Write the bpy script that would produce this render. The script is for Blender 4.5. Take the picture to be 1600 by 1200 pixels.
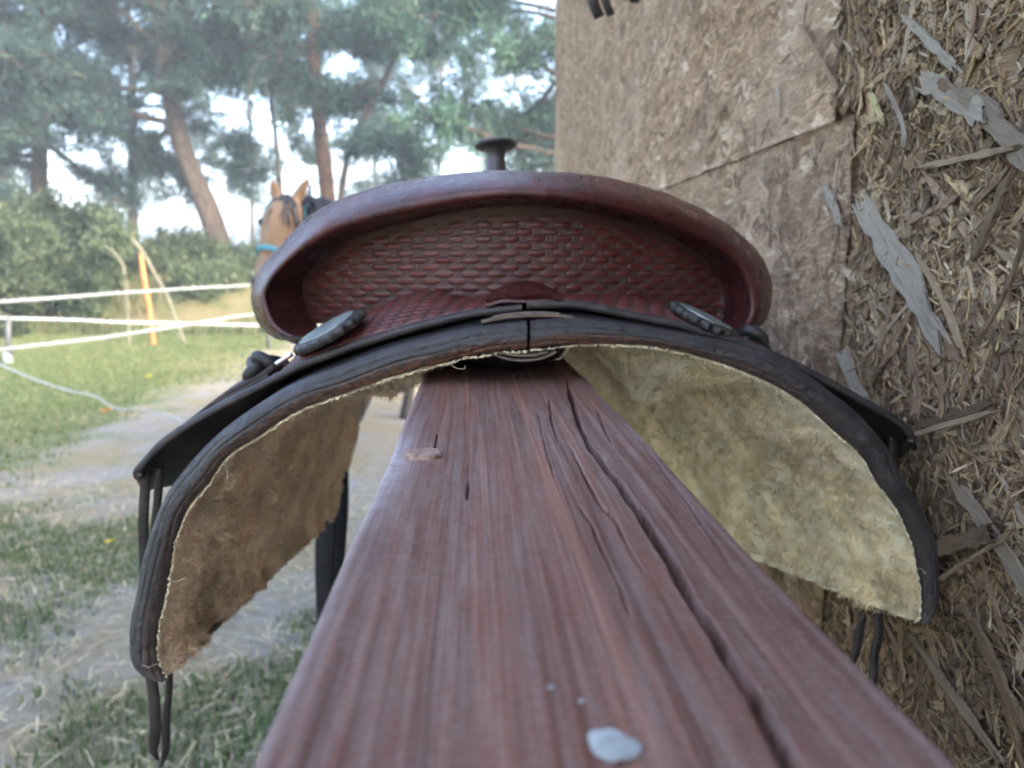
import bpy, math
import numpy as np
from mathutils import Matrix, Vector

for o in list(bpy.data.objects):
    bpy.data.objects.remove(o, do_unlink=True)
scene = bpy.context.scene
COL = scene.collection
R = math.radians

# ------------------------------------------------------------------ camera
H = 1.25                                   # height of the lens above the ground
PITCH = math.atan(190.0 / 1200.0)          # looking down
YAW = math.atan(60.0 / 1214.96)            # heading a little right of the beam
cam_d = bpy.data.cameras.new('camera')
cam = bpy.data.objects.new('camera', cam_d)
COL.objects.link(cam)
cam.location = (0, 0, H)
cam.rotation_euler = (math.pi / 2 - PITCH, 0, -YAW)
cam_d.sensor_width = 36.0
cam_d.lens = 27.0
cam_d.clip_start = 0.01
cam_d.clip_end = 3000
cam_d.dof.use_dof = True
cam_d.dof.focus_distance = 0.325
cam_d.dof.aperture_fstop = 27.0 / 2.1
cam_d.dof.aperture_blades = 0
scene.camera = cam

# ------------------------------------------------------------------ light
SUN_EL, SUN_AZ = 24.0, 128.0               # azimuth clockwise from +Y
w = bpy.data.worlds.new('World')
scene.world = w
w.use_nodes = True
wn = w.node_tree.nodes
wn.clear()
sky = wn.new('ShaderNodeTexSky')
sky.sky_type = 'NISHITA'
sky.sun_disc = False
sky.sun_elevation = R(SUN_EL)
sky.sun_rotation = R(SUN_AZ)
sky.air_density = 0.85
sky.dust_density = 5.0
sky.ozone_density = 0.7
bg = wn.new('ShaderNodeBackground')
bg.inputs['Strength'].default_value = 0.15
wo = wn.new('ShaderNodeOutputWorld')
w.node_tree.links.new(sky.outputs[0], bg.inputs[0])
w.node_tree.links.new(bg.outputs[0], wo.inputs[0])
sun_d = bpy.data.lights.new('sun', 'SUN')
sun_d.energy = 0.5
sun_d.angle = R(20.0)
sun_d.color = (1.0, 0.90, 0.76)
sun = bpy.data.objects.new('sun', sun_d)
COL.objects.link(sun)
_sd = Vector((math.sin(R(SUN_AZ)) * math.cos(R(SUN_EL)), math.cos(R(SUN_AZ)) * math.cos(R(SUN_EL)), math.sin(R(SUN_EL))))
sun.rotation_euler = _sd.to_track_quat('Z', 'Y').to_euler()
sun.location = _sd * 30

scene.view_settings.view_transform = 'Standard'
scene.view_settings.look = 'None'
scene.view_settings.exposure = 3.45
scene.view_settings.gamma = 1.0
scene.render.engine = 'CYCLES'
scene.cycles.use_denoising = True
scene.cycles.use_adaptive_sampling = True
scene.cycles.adaptive_threshold = 0.03
scene.cycles.max_bounces = 5
scene.cycles.diffuse_bounces = 3
scene.cycles.glossy_bounces = 3
scene.cycles.transparent_max_bounces = 6
scene.cycles.volume_bounces = 0

# ------------------------------------------------------------------ helpers
CP, SP, CY, SY = math.cos(PITCH), math.sin(PITCH), math.cos(YAW), math.sin(YAW)
RT = np.array([CY, -SY, 0.0])
FH = np.array([SY, CY, 0.0])
UP = FH * SP + np.array([0, 0, CP])
FW = FH * CP - np.array([0, 0, SP])
CAM = np.array([0, 0, H])


def ray(px, py):
    return RT * ((px - 800) / 1200.0) + UP * ((600 - py) / 1200.0) + FW


def U(px, py, Y):
    "world point at distance Y along the beam direction that is seen at (px, py) of the 1600 x 1200 photograph"
    d = ray(px, py)
    return CAM + d * (Y / d[1])


def UZ(px, py, z):
    "world point on the horizontal plane z"
    d = ray(px, py)
    return CAM + d * ((z - H) / d[2])


def UX(px, py, x):
    d = ray(px, py)
    return CAM + d * (x / d[0])


def rng(s):
    return np.random.default_rng(s)


def _hash(ix, iy, iz):
    n = (ix * 374761393 + iy * 668265263 + iz * 2147483647 * 3 + 1013904223) & 0xffffffff
    n = ((n ^ (n >> 13)) * 1274126177) & 0xffffffff
    n = (n ^ (n >> 16)) & 0xffffffff
    return n.astype(np.float64) / 4294967295.0


def vnoise(P):
    P = np.asarray(P, float)
    i = np.floor(P).astype(np.int64)
    f = P - i
    f = f * f * (3 - 2 * f)
    out = 0
    for dx in (0, 1):
        for dy in (0, 1):
            for dz in (0, 1):
                wgt = (f[..., 0] if dx else 1 - f[..., 0]) * (f[..., 1] if dy else 1 - f[..., 1]) * (f[..., 2] if dz else 1 - f[..., 2])
                out = out + wgt * _hash(i[..., 0] + dx, i[..., 1] + dy, i[..., 2] + dz)
    return out * 2 - 1


def fbm(P, oct=3):
    P = np.asarray(P, float)
    s, a = 0, 1.0
    for k in range(oct):
        s = s + a * vnoise(P + 17.3 * k)
        P = P * 2.03
        a *= 0.5
    return s


def sstep(a, b, x):
    t = np.clip((np.asarray(x, float) - a) / (b - a), 0, 1)
    return t * t * (3 - 2 * t)


def spline(pts, n, closed=False):
    "Catmull-Rom through pts, n samples uniform in chord length"
    p = np.asarray(pts, float)
    m = len(p)
    d = np.r_[0, np.cumsum(np.maximum(np.linalg.norm(np.diff(p, axis=0), axis=1), 1e-9))]
    return spline_at(p, d, np.linspace(0, d[-1], n))


def spline_at(p, d, q):
    p = np.asarray(p, float)
    tg = np.zeros_like(p)
    tg[1:-1] = (p[2:] - p[:-2]) / (d[2:] - d[:-2])[:, None]
    tg[0] = (p[1] - p[0]) / (d[1] - d[0])
    tg[-1] = (p[-1] - p[-2]) / (d[-1] - d[-2])
    k = np.clip(np.searchsorted(d, q, side='right') - 1, 0, len(p) - 2)
    h = (d[k + 1] - d[k])
    t = ((q - d[k]) / h)[:, None]
    h = h[:, None]
    t2, t3 = t * t, t * t * t
    return (2 * t3 - 3 * t2 + 1) * p[k] + (t3 - 2 * t2 + t) * h * tg[k] + (-2 * t3 + 3 * t2) * p[k + 1] + (t3 - t2) * h * tg[k + 1]


def mesh(name, V, F, mat=None, smooth=True, col=None, fib=None):
    "mesh data from arrays; F is an (n, k) array or a list of such arrays"
    V = np.ascontiguousarray(V, np.float32).reshape(-1, 3)
    Fs = [np.asarray(f, np.int32) for f in (F if isinstance(F, (list, tuple)) else [F]) if len(f)]
    me = bpy.data.meshes.new(name)
    me.vertices.add(len(V))
    me.vertices.foreach_set('co', V.ravel())
    nl = sum(f.size for f in Fs)
    npol = sum(len(f) for f in Fs)
    me.loops.add(nl)
    me.loops.foreach_set('vertex_index', np.concatenate([f.ravel() for f in Fs]))
    tot = np.concatenate([np.full(len(f), f.shape[1], np.int32) for f in Fs])
    me.polygons.add(npol)
    me.polygons.foreach_set('loop_start', np.r_[0, np.cumsum(tot)[:-1]].astype(np.int32))
    me.polygons.foreach_set('loop_total', tot)
    me.update(calc_edges=True)
    me.validate()
    me.polygons.foreach_set('use_smooth', np.full(len(me.polygons), smooth, bool))
    if col is not None:
        c = np.ones((len(V), 4), np.float32)
        col = np.asarray(col, np.float32)
        if col.ndim == 1:
            c[:, :3] = col[:, None]
        else:
            c[:, :3] = col
        a = me.color_attributes.new('col', 'FLOAT_COLOR', 'POINT')
        a.data.foreach_set('color', c.ravel())
    if fib is not None:
        a = me.attributes.new('fib', 'FLOAT_VECTOR', 'POINT')
        a.data.foreach_set('vector', np.ascontiguousarray(fib, np.float32).ravel())
    if mat is not None:
        me.materials.append(mat)
    return me


def obj(name, me, parent=None, **props):
    o = bpy.data.objects.new(name, me)
    COL.objects.link(o)
    if parent is not None:
        o.parent = parent
        if parent.type == 'EMPTY':
            o.matrix_parent_inverse = Matrix.Translation(-Vector(parent.location))
    for k, v in props.items():
        o[k] = v
    return o


def thing(name, loc, label, category, group=None):
    o = bpy.data.objects.new(name, None)
    o.empty_display_size = 0.1
    COL.objects.link(o)
    o.location = tuple(loc)
    o['label'] = label
    o['category'] = category
    if group:
        o['group'] = group
    return o


def gridF(ni, nj, wrap_j=False, wrap_i=False, flip=False):
    i = np.arange(ni if wrap_i else ni - 1)
    j = np.arange(nj if wrap_j else nj - 1)
    I, J = np.meshgrid(i, j, indexing='ij')
    I2, J2 = (I + 1) % ni, (J + 1) % nj
    F = np.stack([I * nj + J, I2 * nj + J, I2 * nj + J2, I * nj + J2], -1).reshape(-1, 4)
    return F[:, ::-1] if flip else F


def normals(G):
    du = np.gradient(G, axis=0)
    dv = np.gradient(G, axis=1)
    n = np.cross(du, dv)
    return n / np.maximum(np.linalg.norm(n, axis=-1, keepdims=True), 1e-12)


def slab(G, thick, n=None):
    "closed sheet: grid G plus an offset copy by -thick along its normal; returns verts, faces"
    ni, nj = G.shape[:2]
    if n is None:
        n = normals(G)
    B = G - n * (thick if np.isscalar(thick) else np.asarray(thick)[..., None])
    V = np.concatenate([G.reshape(-1, 3), B.reshape(-1, 3)])
    m = ni * nj
    F = [gridF(ni, nj), gridF(ni, nj, flip=True) + m]
    per = [i * nj for i in range(ni)] + [(ni - 1) * nj + j for j in range(1, nj)] + [i * nj + nj - 1 for i in range(ni - 2, -1, -1)] + [j for j in range(nj - 2, 0, -1)]
    per = np.array(per)
    nx = np.roll(per, -1)
    F.append(np.stack([per, per + m, nx + m, nx], -1)[:, ::-1])
    return V, np.concatenate(F)


def tube(path, rad, seg=8, up=(0, 0, 1), flat=1.0, twist=0.0, capends=True):
    "tube along a polyline; rad scalar or per point; flat scales the second axis"
    P = np.asarray(path, float)
    n = len(P)
    rad = np.broadcast_to(np.asarray(rad, float), (n,)) if np.ndim(rad) < 2 else np.asarray(rad, float)
    T = np.gradient(P, axis=0)
    T /= np.maximum(np.linalg.norm(T, axis=1, keepdims=True), 1e-12)
    up = np.asarray(up, float)
    A = np.cross(T, up)
    bad = np.linalg.norm(A, axis=1) < 1e-3
    A[bad] = np.cross(T[bad], np.array([1.0, 0.2, 0]))
    A /= np.linalg.norm(A, axis=1, keepdims=True)
    B = np.cross(A, T)
    th = np.linspace(0, 2 * np.pi, seg, endpoint=False)[None, :] + (np.linspace(0, twist, n)[:, None])
    ra = rad if rad.ndim == 1 else rad[:, 0]
    rb = rad * flat if rad.ndim == 1 else rad[:, 1]
    V = P[:, None, :] + A[:, None, :] * (np.cos(th) * ra[:, None])[..., None] + B[:, None, :] * (np.sin(th) * rb[:, None])[..., None]
    F = [gridF(n, seg, wrap_j=True)]
    V = V.reshape(-1, 3)
    if capends:
        c0, c1 = len(V), len(V) + 1
        V = np.concatenate([V, P[:1], P[-1:]])
        j = np.arange(seg)
        F.append(np.stack([np.full(seg, c0), j, (j + 1) % seg], -1))
        b = (n - 1) * seg
        F.append(np.stack([np.full(seg, c1), b + (j + 1) % seg, b + j], -1))
    return V, F


def merge(parts):
    Vs, Qs, Ts, off = [], [], [], 0
    for V, F in parts:
        Vs.append(V)
        for f in (F if isinstance(F, list) else [F]):
            (Qs if f.shape[1] == 4 else Ts).append(f + off)
        off += len(V)
    out = []
    if Qs:
        out.append(np.concatenate(Qs))
    if Ts:
        out.append(np.concatenate(Ts))
    return np.concatenate(Vs), out


def ribbon(path, width, thick, side, n=None):
    "flat strap of rectangular section along a polyline; side = width direction (per point or one)"
    P = np.asarray(path, float)
    m = len(P)
    side = np.broadcast_to(np.asarray(side, float), (m, 3))
    T = np.gradient(P, axis=0)
    T /= np.linalg.norm(T, axis=1, keepdims=True)
    S = side - (side * T).sum(1)[:, None] * T
    S /= np.linalg.norm(S, axis=1, keepdims=True)
    N = np.cross(T, S)
    wd = np.broadcast_to(np.asarray(width, float), (m,))[:, None] / 2
    th = thick / 2
    c = 0.25
    V = np.stack([P - S * wd + N * th * (1 - c), P - S * (wd - th * c) + N * th, P + S * (wd - th * c) + N * th, P + S * wd + N * th * (1 - c),
                  P + S * wd - N * th * (1 - c), P + S * (wd - th * c) - N * th, P - S * (wd - th * c) - N * th, P - S * wd - N * th * (1 - c)], 1)
    F = [gridF(m, 8, wrap_j=True)]
    e = np.array([[7, 6, 5, 4], [7, 4, 3, 0], [0, 3, 2, 1]])
    F.append(e[:, ::-1])
    F.append(e + (m - 1) * 8)
    return V.reshape(-1, 3), [np.concatenate(F)]


def lathe(prof, seg=32, loc=(0, 0, 0), axis=(0, 0, 1), mod=None):
    "prof: (r, z) list; axis: direction of z; mod(theta, k) scales radius"
    prof = np.asarray(prof, float)
    th = np.linspace(0, 2 * np.pi, seg, endpoint=False)
    r = np.repeat(prof[:, :1], seg, 1)
    if mod is not None:
        r = r * mod(th[None, :], np.arange(len(prof))[:, None])
    ax = np.asarray(axis, float) / np.linalg.norm(axis)
    a = np.cross(ax, [0, 1, 0.1])
    a /= np.linalg.norm(a)
    b = np.cross(ax, a)
    V = np.asarray(loc) + (r * np.cos(th))[..., None] * a + (r * np.sin(th))[..., None] * b + prof[:, 1][:, None, None] * ax
    n = len(prof)
    return V.reshape(-1, 3), [gridF(n, seg, wrap_j=True)]


# ------------------------------------------------------------------ materials
class NT:
    def __init__(s, name):
        s.m = bpy.data.materials.new(name)
        s.m.use_nodes = True
        s.n = s.m.node_tree.nodes
        s.l = s.m.node_tree.links
        s.b = s.n['Principled BSDF']
        s.coord = s.n.new('ShaderNodeTexCoord').outputs['Object']

    def link(s, a, b):
        s.l.new(a, b)

    def val(s, sock, v):
        if hasattr(v, 'links'):
            s.l.new(v, sock)
        elif isinstance(v, (tuple, list)) and len(v) == 3 and sock.type == 'RGBA':
            sock.default_value = (*v, 1)
        else:
            sock.default_value = v

    def mapping(s, scale=(1, 1, 1), rot=(0, 0, 0), vec=None):
        k = s.n.new('ShaderNodeMapping')
        k.inputs['Scale'].default_value = scale
        k.inputs['Rotation'].default_value = rot
        s.l.new(vec or s.coord, k.inputs['Vector'])
        return k.outputs[0]

    def noise(s, scale, detail=4, rough=0.55, vec=None, dist=0.0, out='Fac'):
        k = s.n.new('ShaderNodeTexNoise')
        k.inputs['Scale'].default_value = scale
        k.inputs['Detail'].default_value = detail
        k.inputs['Roughness'].default_value = rough
        k.inputs['Distortion'].default_value = dist
        s.l.new(vec or s.coord, k.inputs['Vector'])
        return k.outputs[out]

    def voronoi(s, scale, vec=None, feature='F1', out='Distance'):
        k = s.n.new('ShaderNodeTexVoronoi')
        k.feature = feature
        k.inputs['Scale'].default_value = scale
        s.l.new(vec or s.coord, k.inputs['Vector'])
        return k.outputs[out]

    def ramp(s, fac, stops):
        k = s.n.new('ShaderNodeValToRGB')
        e = k.color_ramp.elements
        while len(e) < len(stops):
            e.new(0.5)
        for el, (p, c) in zip(e, stops):
            el.position = p
            el.color = (*c, 1) if isinstance(c, (tuple, list)) else (c, c, c, 1)
        s.l.new(fac, k.inputs[0])
        return k.outputs[0]

    def mix(s, fac, a, b, mode='MIX'):
        k = s.n.new('ShaderNodeMix')
        k.data_type = 'RGBA'
        k.blend_type = mode
        s.val(k.inputs[0], fac)
        s.val(k.inputs[6], a)
        s.val(k.inputs[7], b)
        return k.outputs[2]

    def math(s, op, a, b=0.0, c=0.0):
        k = s.n.new('ShaderNodeMath')
        k.operation = op
        s.val(k.inputs[0], a)
        s.val(k.inputs[1], b)
        s.val(k.inputs[2], c)
        return k.outputs[0]

    def attr(s, name='col', out='Color'):
        k = s.n.new('ShaderNodeAttribute')
        k.attribute_name = name
        return k.outputs[out]

    def objrandom(s):
        return s.n.new('ShaderNodeObjectInfo').outputs['Random']

    def sep(s, vec=None):
        k = s.n.new('ShaderNodeSeparateXYZ')
        s.l.new(vec or s.coord, k.inputs[0])
        return k.outputs

    def bump(s, h, strength=0.3, dist=0.001, normal=None):
        k = s.n.new('ShaderNodeBump')
        k.inputs['Strength'].default_value = strength
        k.inputs['Distance'].default_value = dist
        s.l.new(h, k.inputs['Height'])
        if normal is not None:
            s.l.new(normal, k.inputs['Normal'])
        return k.outputs[0]

    def done(s, color=None, rough=0.6, normal=None, spec=None, metal=None, sheen=None, trans=None):
        if color is not None:
            s.val(s.b.inputs['Base Color'], color)
        s.val(s.b.inputs['Roughness'], rough)
        if normal is not None:
            s.l.new(normal, s.b.inputs['Normal'])
        if spec is not None:
            s.val(s.b.inputs['Specular IOR Level'], spec)
        if metal is not None:
            s.b.inputs['Metallic'].default_value = metal
        if sheen is not None:
            s.b.inputs['Sheen Weight'].default_value = sheen
        return s.m


def flat_mat(name, c, rough=0.7, nscale=30, amt=0.25, **k):
    t = NT(name)
    n = t.noise(nscale, 4)
    lo = tuple(x * (1 - amt) for x in c)
    hi = tuple(min(1, x * (1 + amt)) for x in c)
    return t.done(t.ramp(n, [(0.3, lo), (0.7, hi)]), rough, **k)


def m_dark_leather():
    t = NT('dark_leather')
    n1 = t.noise(60, 6, 0.6)
    n2 = t.noise(900, 3, 0.6)
    v = t.voronoi(420, feature='DISTANCE_TO_EDGE')
    c = t.ramp(n1, [(0.30, (0.012, 0.010, 0.011)), (0.55, (0.028, 0.022, 0.021)), (0.80, (0.075, 0.060, 0.055))])
    sp = t.ramp(t.noise(210, 4, 0.7), [(0.66, 0.0), (0.76, 1.0)])
    c = t.mix(t.math('MULTIPLY', sp, 0.45), c, (0.22, 0.18, 0.15))
    rg = t.ramp(t.noise(35, 4), [(0.3, 0.36), (0.7, 0.60)])
    h = t.math('ADD', t.math('MULTIPLY', t.math('MINIMUM', v, 0.12), 4.0), n2)
    return t.done(c, rg, t.bump(h, 0.45, 0.0006), spec=0.5)


def m_cracked_leather():
    "binding of the skirt: black, creased, with brown scuffs towards its lower edge (col r)"
    t = NT('cracked_binding_leather')
    n1 = t.noise(70, 6, 0.6)
    c = t.ramp(n1, [(0.30, (0.016, 0.014, 0.015)), (0.60, (0.034, 0.028, 0.027)), (0.85, (0.085, 0.07, 0.062))])
    a = t.attr('col')
    sep = t.n.new('ShaderNodeSeparateColor')
    t.link(a, sep.inputs[0])
    sc = t.math('MULTIPLY', sep.outputs[0], t.ramp(t.noise(330, 6, 0.75), [(0.42, 0.0), (0.58, 1.0)]))
    c = t.mix(sc, c, (0.20, 0.085, 0.045))
    sp = t.ramp(t.noise(260, 3, 0.7), [(0.68, 0.0), (0.76, 1.0)])
    c = t.mix(t.math('MULTIPLY', sp, 0.5), c, (0.33, 0.29, 0.25))
    h = t.math('ADD', t.noise(700, 4, 0.65), t.math('MULTIPLY', t.math('MINIMUM', t.voronoi(300, feature='DISTANCE_TO_EDGE'), 0.1), 5.0))
    return t.done(c, t.ramp(t.noise(50, 4), [(0.3, 0.40), (0.7, 0.64)]), t.bump(h, 0.5, 0.0007), spec=0.5)


def m_red_leather():
    "oxblood leather; col r is how raised a tooled pad is, the hollows hold grey dust"
    t = NT('oxblood_leather')
    n1 = t.noise(40, 5)
    c = t.ramp(n1, [(0.25, (0.0265, 0.0061, 0.0060)), (0.55, (0.0593, 0.0105, 0.0100)), (0.85, (0.0975, 0.0203, 0.0176))])
    a = t.attr('col')
    sep = t.n.new('ShaderNodeSeparateColor')
    t.link(a, sep.inputs[0])
    dust = t.math('MULTIPLY', t.math('SUBTRACT', 1.0, sep.outputs[0]), t.ramp(t.noise(55, 5), [(0.25, 0.35), (0.7, 0.95)]))
    c = t.mix(t.math('MULTIPLY', dust, sep.outputs[1]), c, (0.070, 0.046, 0.038))
    c = t.mix(t.math('MULTIPLY', t.math('MULTIPLY', sep.outputs[0], sep.outputs[1]), 0.8), c, t.ramp(t.noise(75, 3), [(0.3, (0.085, 0.014, 0.012)), (0.7, (0.175, 0.033, 0.026))]))
    sp = t.ramp(t.noise(240, 4, 0.7), [(0.70, 0.0), (0.78, 1.0)])
    c = t.mix(t.math('MULTIPLY', sp, 0.4), c, (0.40, 0.32, 0.27))
    rg = t.math('ADD', t.ramp(t.noise(90, 4), [(0.3, 0.22), (0.7, 0.38)]), t.math('MULTIPLY', dust, 0.3))
    scr = t.ramp(t.noise(70, 3, 0.6, vec=t.mapping((1, 1, 14), (0.2, 0.4, 0.3))), [(0.64, 0.0), (0.70, 1.0)])
    c = t.mix(t.math('MULTIPLY', scr, 0.22), c, (0.20, 0.10, 0.085))
    c = t.mix(t.ramp(t.noise(17, 5, 0.65), [(0.42, 0.0), (0.7, 0.18)]), c, (0.085, 0.050, 0.045))
    h = t.math('ADD', t.noise(900, 4, 0.65), t.math('MULTIPLY', t.math('MINIMUM', t.voronoi(520, feature='DISTANCE_TO_EDGE'), 0.1), 4.0))
    h = t.math('ADD', h, t.math('MULTIPLY', t.noise(130, 4, 0.6), 1.6))
    return t.done(c, t.math('ADD', rg, t.math('MULTIPLY', scr, 0.15)), t.bump(h, 0.30, 0.0006), spec=0.5)


def m_fleece(name, lo, mid, hi, transl=0.0):
    t = NT(name)
    a = t.attr('col')
    n = t.noise(22, 5, 0.65)
    c = t.ramp(n, [(0.25, lo), (0.5, mid), (0.75, hi)])
    st = t.ramp(t.noise(48, 5, 0.6), [(0.60, 0.0), (0.76, 0.45)])
    c = t.mix(st, c, tuple(x * y for x, y in zip(mid, (0.90, 0.74, 0.54))))
    gr = t.ramp(t.noise(75, 4, 0.6), [(0.60, 0.0), (0.78, 0.3)])
    c = t.mix(gr, c, tuple(0.85 * sum(mid) / 3 for _ in range(3)))
    c = t.mix(1.0, c, a, 'MULTIPLY')
    m = t.done(c, 0.95, t.bump(t.noise(600, 4, 0.7), 0.5, 0.002), spec=0.1, sheen=0.3)
    if transl:
        tr = t.n.new('ShaderNodeBsdfTranslucent')
        t.link(c, tr.inputs[0])
        mx = t.n.new('ShaderNodeMixShader')
        mx.inputs[0].default_value = transl
        t.link(t.b.outputs[0], mx.inputs[1])
        t.link(tr.outputs[0], mx.inputs[2])
        t.link(mx.outputs[0], t.n['Material Output'].inputs['Surface'])
    return m


def m_beam():
    t = NT('stained_timber')
    g = t.mapping((1, 0.018, 1))
    grain = t.noise(520, 4, 0.6, vec=g, dist=0.05)
    lines = t.noise(330, 2, 0.5, vec=t.mapping((1, 0.006, 1)), dist=0.05)
    broad = t.noise(95, 3, 0.5, vec=t.mapping((1, 0.02, 1)), dist=0.2)
    c = t.ramp(broad, [(0.28, (0.0836, 0.0303, 0.0193)), (0.48, (0.1232, 0.0439, 0.0260)), (0.62, (0.1628, 0.0590, 0.0333)), (0.78, (0.2376, 0.0893, 0.0453))])
    c = t.mix(t.ramp(lines, [(0.36, 0.50), (0.52, 0.0)]), c, (0.085, 0.038, 0.030))
    c = t.mix(t.ramp(lines, [(0.56, 0.0), (0.68, 0.35)]), c, (0.28, 0.14, 0.095))
    c = t.mix(t.ramp(grain, [(0.36, 0.5), (0.55, 0.0)]), c, (0.080, 0.038, 0.031))
    # greyed film where rain and hands wore the stain
    w1 = t.noise(34, 5, 0.62, vec=t.mapping((1, 0.22, 1)))
    w2 = t.noise(300, 5, 0.75, vec=t.mapping((1, 0.10, 1)))
    wear = t.math('MULTIPLY', t.ramp(w1, [(0.34, 0.22), (0.62, 1.0)]), t.ramp(w2, [(0.40, 0.0), (0.62, 1.0)]))
    c = t.mix(t.math('MULTIPLY', wear, 0.55), c, (0.215, 0.160, 0.140))
    # fine dust and abrasion across the grain
    cr = t.noise(900, 4, 0.75, vec=t.mapping((0.45, 1, 1)))
    c = t.mix(t.math('MULTIPLY', t.ramp(cr, [(0.46, 0.0), (0.68, 1.0)]), 0.36), c, (0.235, 0.180, 0.158))
    a = t.attr('col')
    sep = t.n.new('ShaderNodeSeparateColor')
    t.link(a, sep.inputs[0])
    c = t.mix(t.math('MULTIPLY', sep.outputs[0], t.ramp(t.noise(90, 5, 0.6), [(0.3, 0.3), (0.6, 0.85)])), c, (0.42, 0.37, 0.38))
    h = t.math('ADD', t.math('ADD', grain, t.math('MULTIPLY', lines, 1.5)), t.math('MULTIPLY', cr, 0.5))
    return t.done(c, t.ramp(w1, [(0.3, 0.48), (0.7, 0.70)]), t.bump(h, 0.6, 0.0006), spec=0.3)


def m_strand(use_obj, soft=False):
    t = NT('wood_strand_single' if use_obj else ('wood_strand_pressed' if soft else 'wood_strand_mass'))
    if use_obj:
        r = t.objrandom()
        c = t.ramp(r, [(0.0, (0.1142, 0.0660, 0.0378)), (0.25, (0.2016, 0.1210, 0.0693)), (0.5, (0.2822, 0.1782, 0.1029)), (0.72, (0.3629, 0.2508, 0.1575)), (0.88, (0.4032, 0.3025, 0.2048)), (1.0, (0.4480, 0.3575, 0.2625))])
    else:
        c = t.attr('col')
    vec = t.mapping((1.0, 0.14, 1)) if use_obj else t.attr('fib', 'Vector')
    if use_obj:
        add = t.n.new('ShaderNodeVectorMath')
        add.operation = 'ADD'
        t.link(vec, add.inputs[0])
        cmb = t.n.new('ShaderNodeCombineXYZ')
        t.link(t.math('MULTIPLY', r, 60.0), cmb.inputs[2])
        t.link(cmb.outputs[0], add.inputs[1])
        vec = add.outputs[0]
        fv = t.mapping((3.2, 75, 1), vec=vec)
        bv = t.mapping((5, 26, 1), vec=vec)
    else:
        fv = t.mapping((38, 750, 1), vec=vec)
        bv = t.mapping((60, 200, 1), vec=vec)
    fib = t.noise(1.0, 5, 0.7, vec=fv, dist=0.5)
    c = t.mix(t.ramp(fib, [(0.32, 0.40 if soft else 0.9), (0.56, 0.0)]), c, t.mix(1.0, c, (0.30, 0.27, 0.25), 'MULTIPLY'))
    c = t.mix(t.ramp(fib, [(0.58, 0.0), (0.75, 0.6)]), c, t.mix(1.0, c, (1.35, 1.35, 1.32), 'MULTIPLY'))
    sp = t.ramp(t.noise(1.0, 5, 0.7, vec=bv), [(0.42, 0.0), (0.68, 1.0)])
    c = t.mix(t.math('MULTIPLY', sp, 0.35), c, (0.34, 0.29, 0.25))
    return t.done(c, 0.9, t.bump(fib, 0.6, 0.002), spec=0.15)


def m_osb(name='weathered_strand_board', k=1.0):
    "pressed flakes in several directions, each with its own grain"
    t = NT(name)
    tones = [(0.0, (0.115 * k, 0.070 * k, 0.040 * k)), (0.3, (0.185 * k, 0.118 * k, 0.069 * k)), (0.65, (0.25 * k, 0.165 * k, 0.100 * k)), (0.90, (0.30 * k, 0.21 * k, 0.133 * k)), (1.0, (0.38 * k, 0.295 * k, 0.205 * k))]
    c, hgt = None, None
    for i, (ang, sy, sz) in enumerate([(0.3, 30, 115), (1.35, 36, 140), (2.2, 27, 105)]):
        wv = t.n.new('ShaderNodeVectorMath')
        wv.operation = 'MULTIPLY_ADD'
        t.link(t.noise(22 + 5 * i, 1, 0.5, out='Color'), wv.inputs[0])
        wv.inputs[1].default_value = (0.05, 0.05, 0.05)
        t.link(t.coord, wv.inputs[2])
        mp = t.mapping((1, sy, sz), (ang, 0, 0), wv.outputs[0])
        sc = t.n.new('ShaderNodeSeparateColor')
        t.link(t.voronoi(1.0, vec=mp, out='Color'), sc.inputs[0])
        fib = t.noise(1.0, 3, 0.7, vec=t.mapping((1, 45, 700), (ang, 0, 0)))
        tone = t.ramp(sc.outputs[0], tones)
        tone = t.mix(t.ramp(fib, [(0.36, 1.0), (0.60, 0.0)]), tone, t.mix(1.0, tone, (0.40, 0.36, 0.33), 'MULTIPLY'))
        if c is None:
            c, hgt = tone, t.math('ADD', sc.outputs[2], t.math('MULTIPLY', fib, 0.5))
        else:
            msk = t.ramp(sc.outputs[1], [(0.50, 0.0), (0.62, 1.0)])
            c = t.mix(msk, c, tone)
            hgt = t.math('ADD', t.math('MULTIPLY', hgt, t.math('SUBTRACT', 1.0, msk)), t.math('MULTIPLY', t.math('ADD', t.math('ADD', sc.outputs[2], 0.4), t.math('MULTIPLY', fib, 0.5)), msk))
    n = t.noise(7, 6, 0.65)
    c = t.mix(t.ramp(n, [(0.32, 0.45), (0.55, 0.0)]), c, (0.12 * k, 0.082 * k, 0.058 * k))
    c = t.mix(t.ramp(t.noise(5, 5, 0.6), [(0.5, 0.0), (0.7, 0.45)]), c, (0.30 * k, 0.225 * k, 0.155 * k))
    return t.done(c, 0.92, t.bump(hgt, 0.6, 0.0014), spec=0.15)


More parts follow.
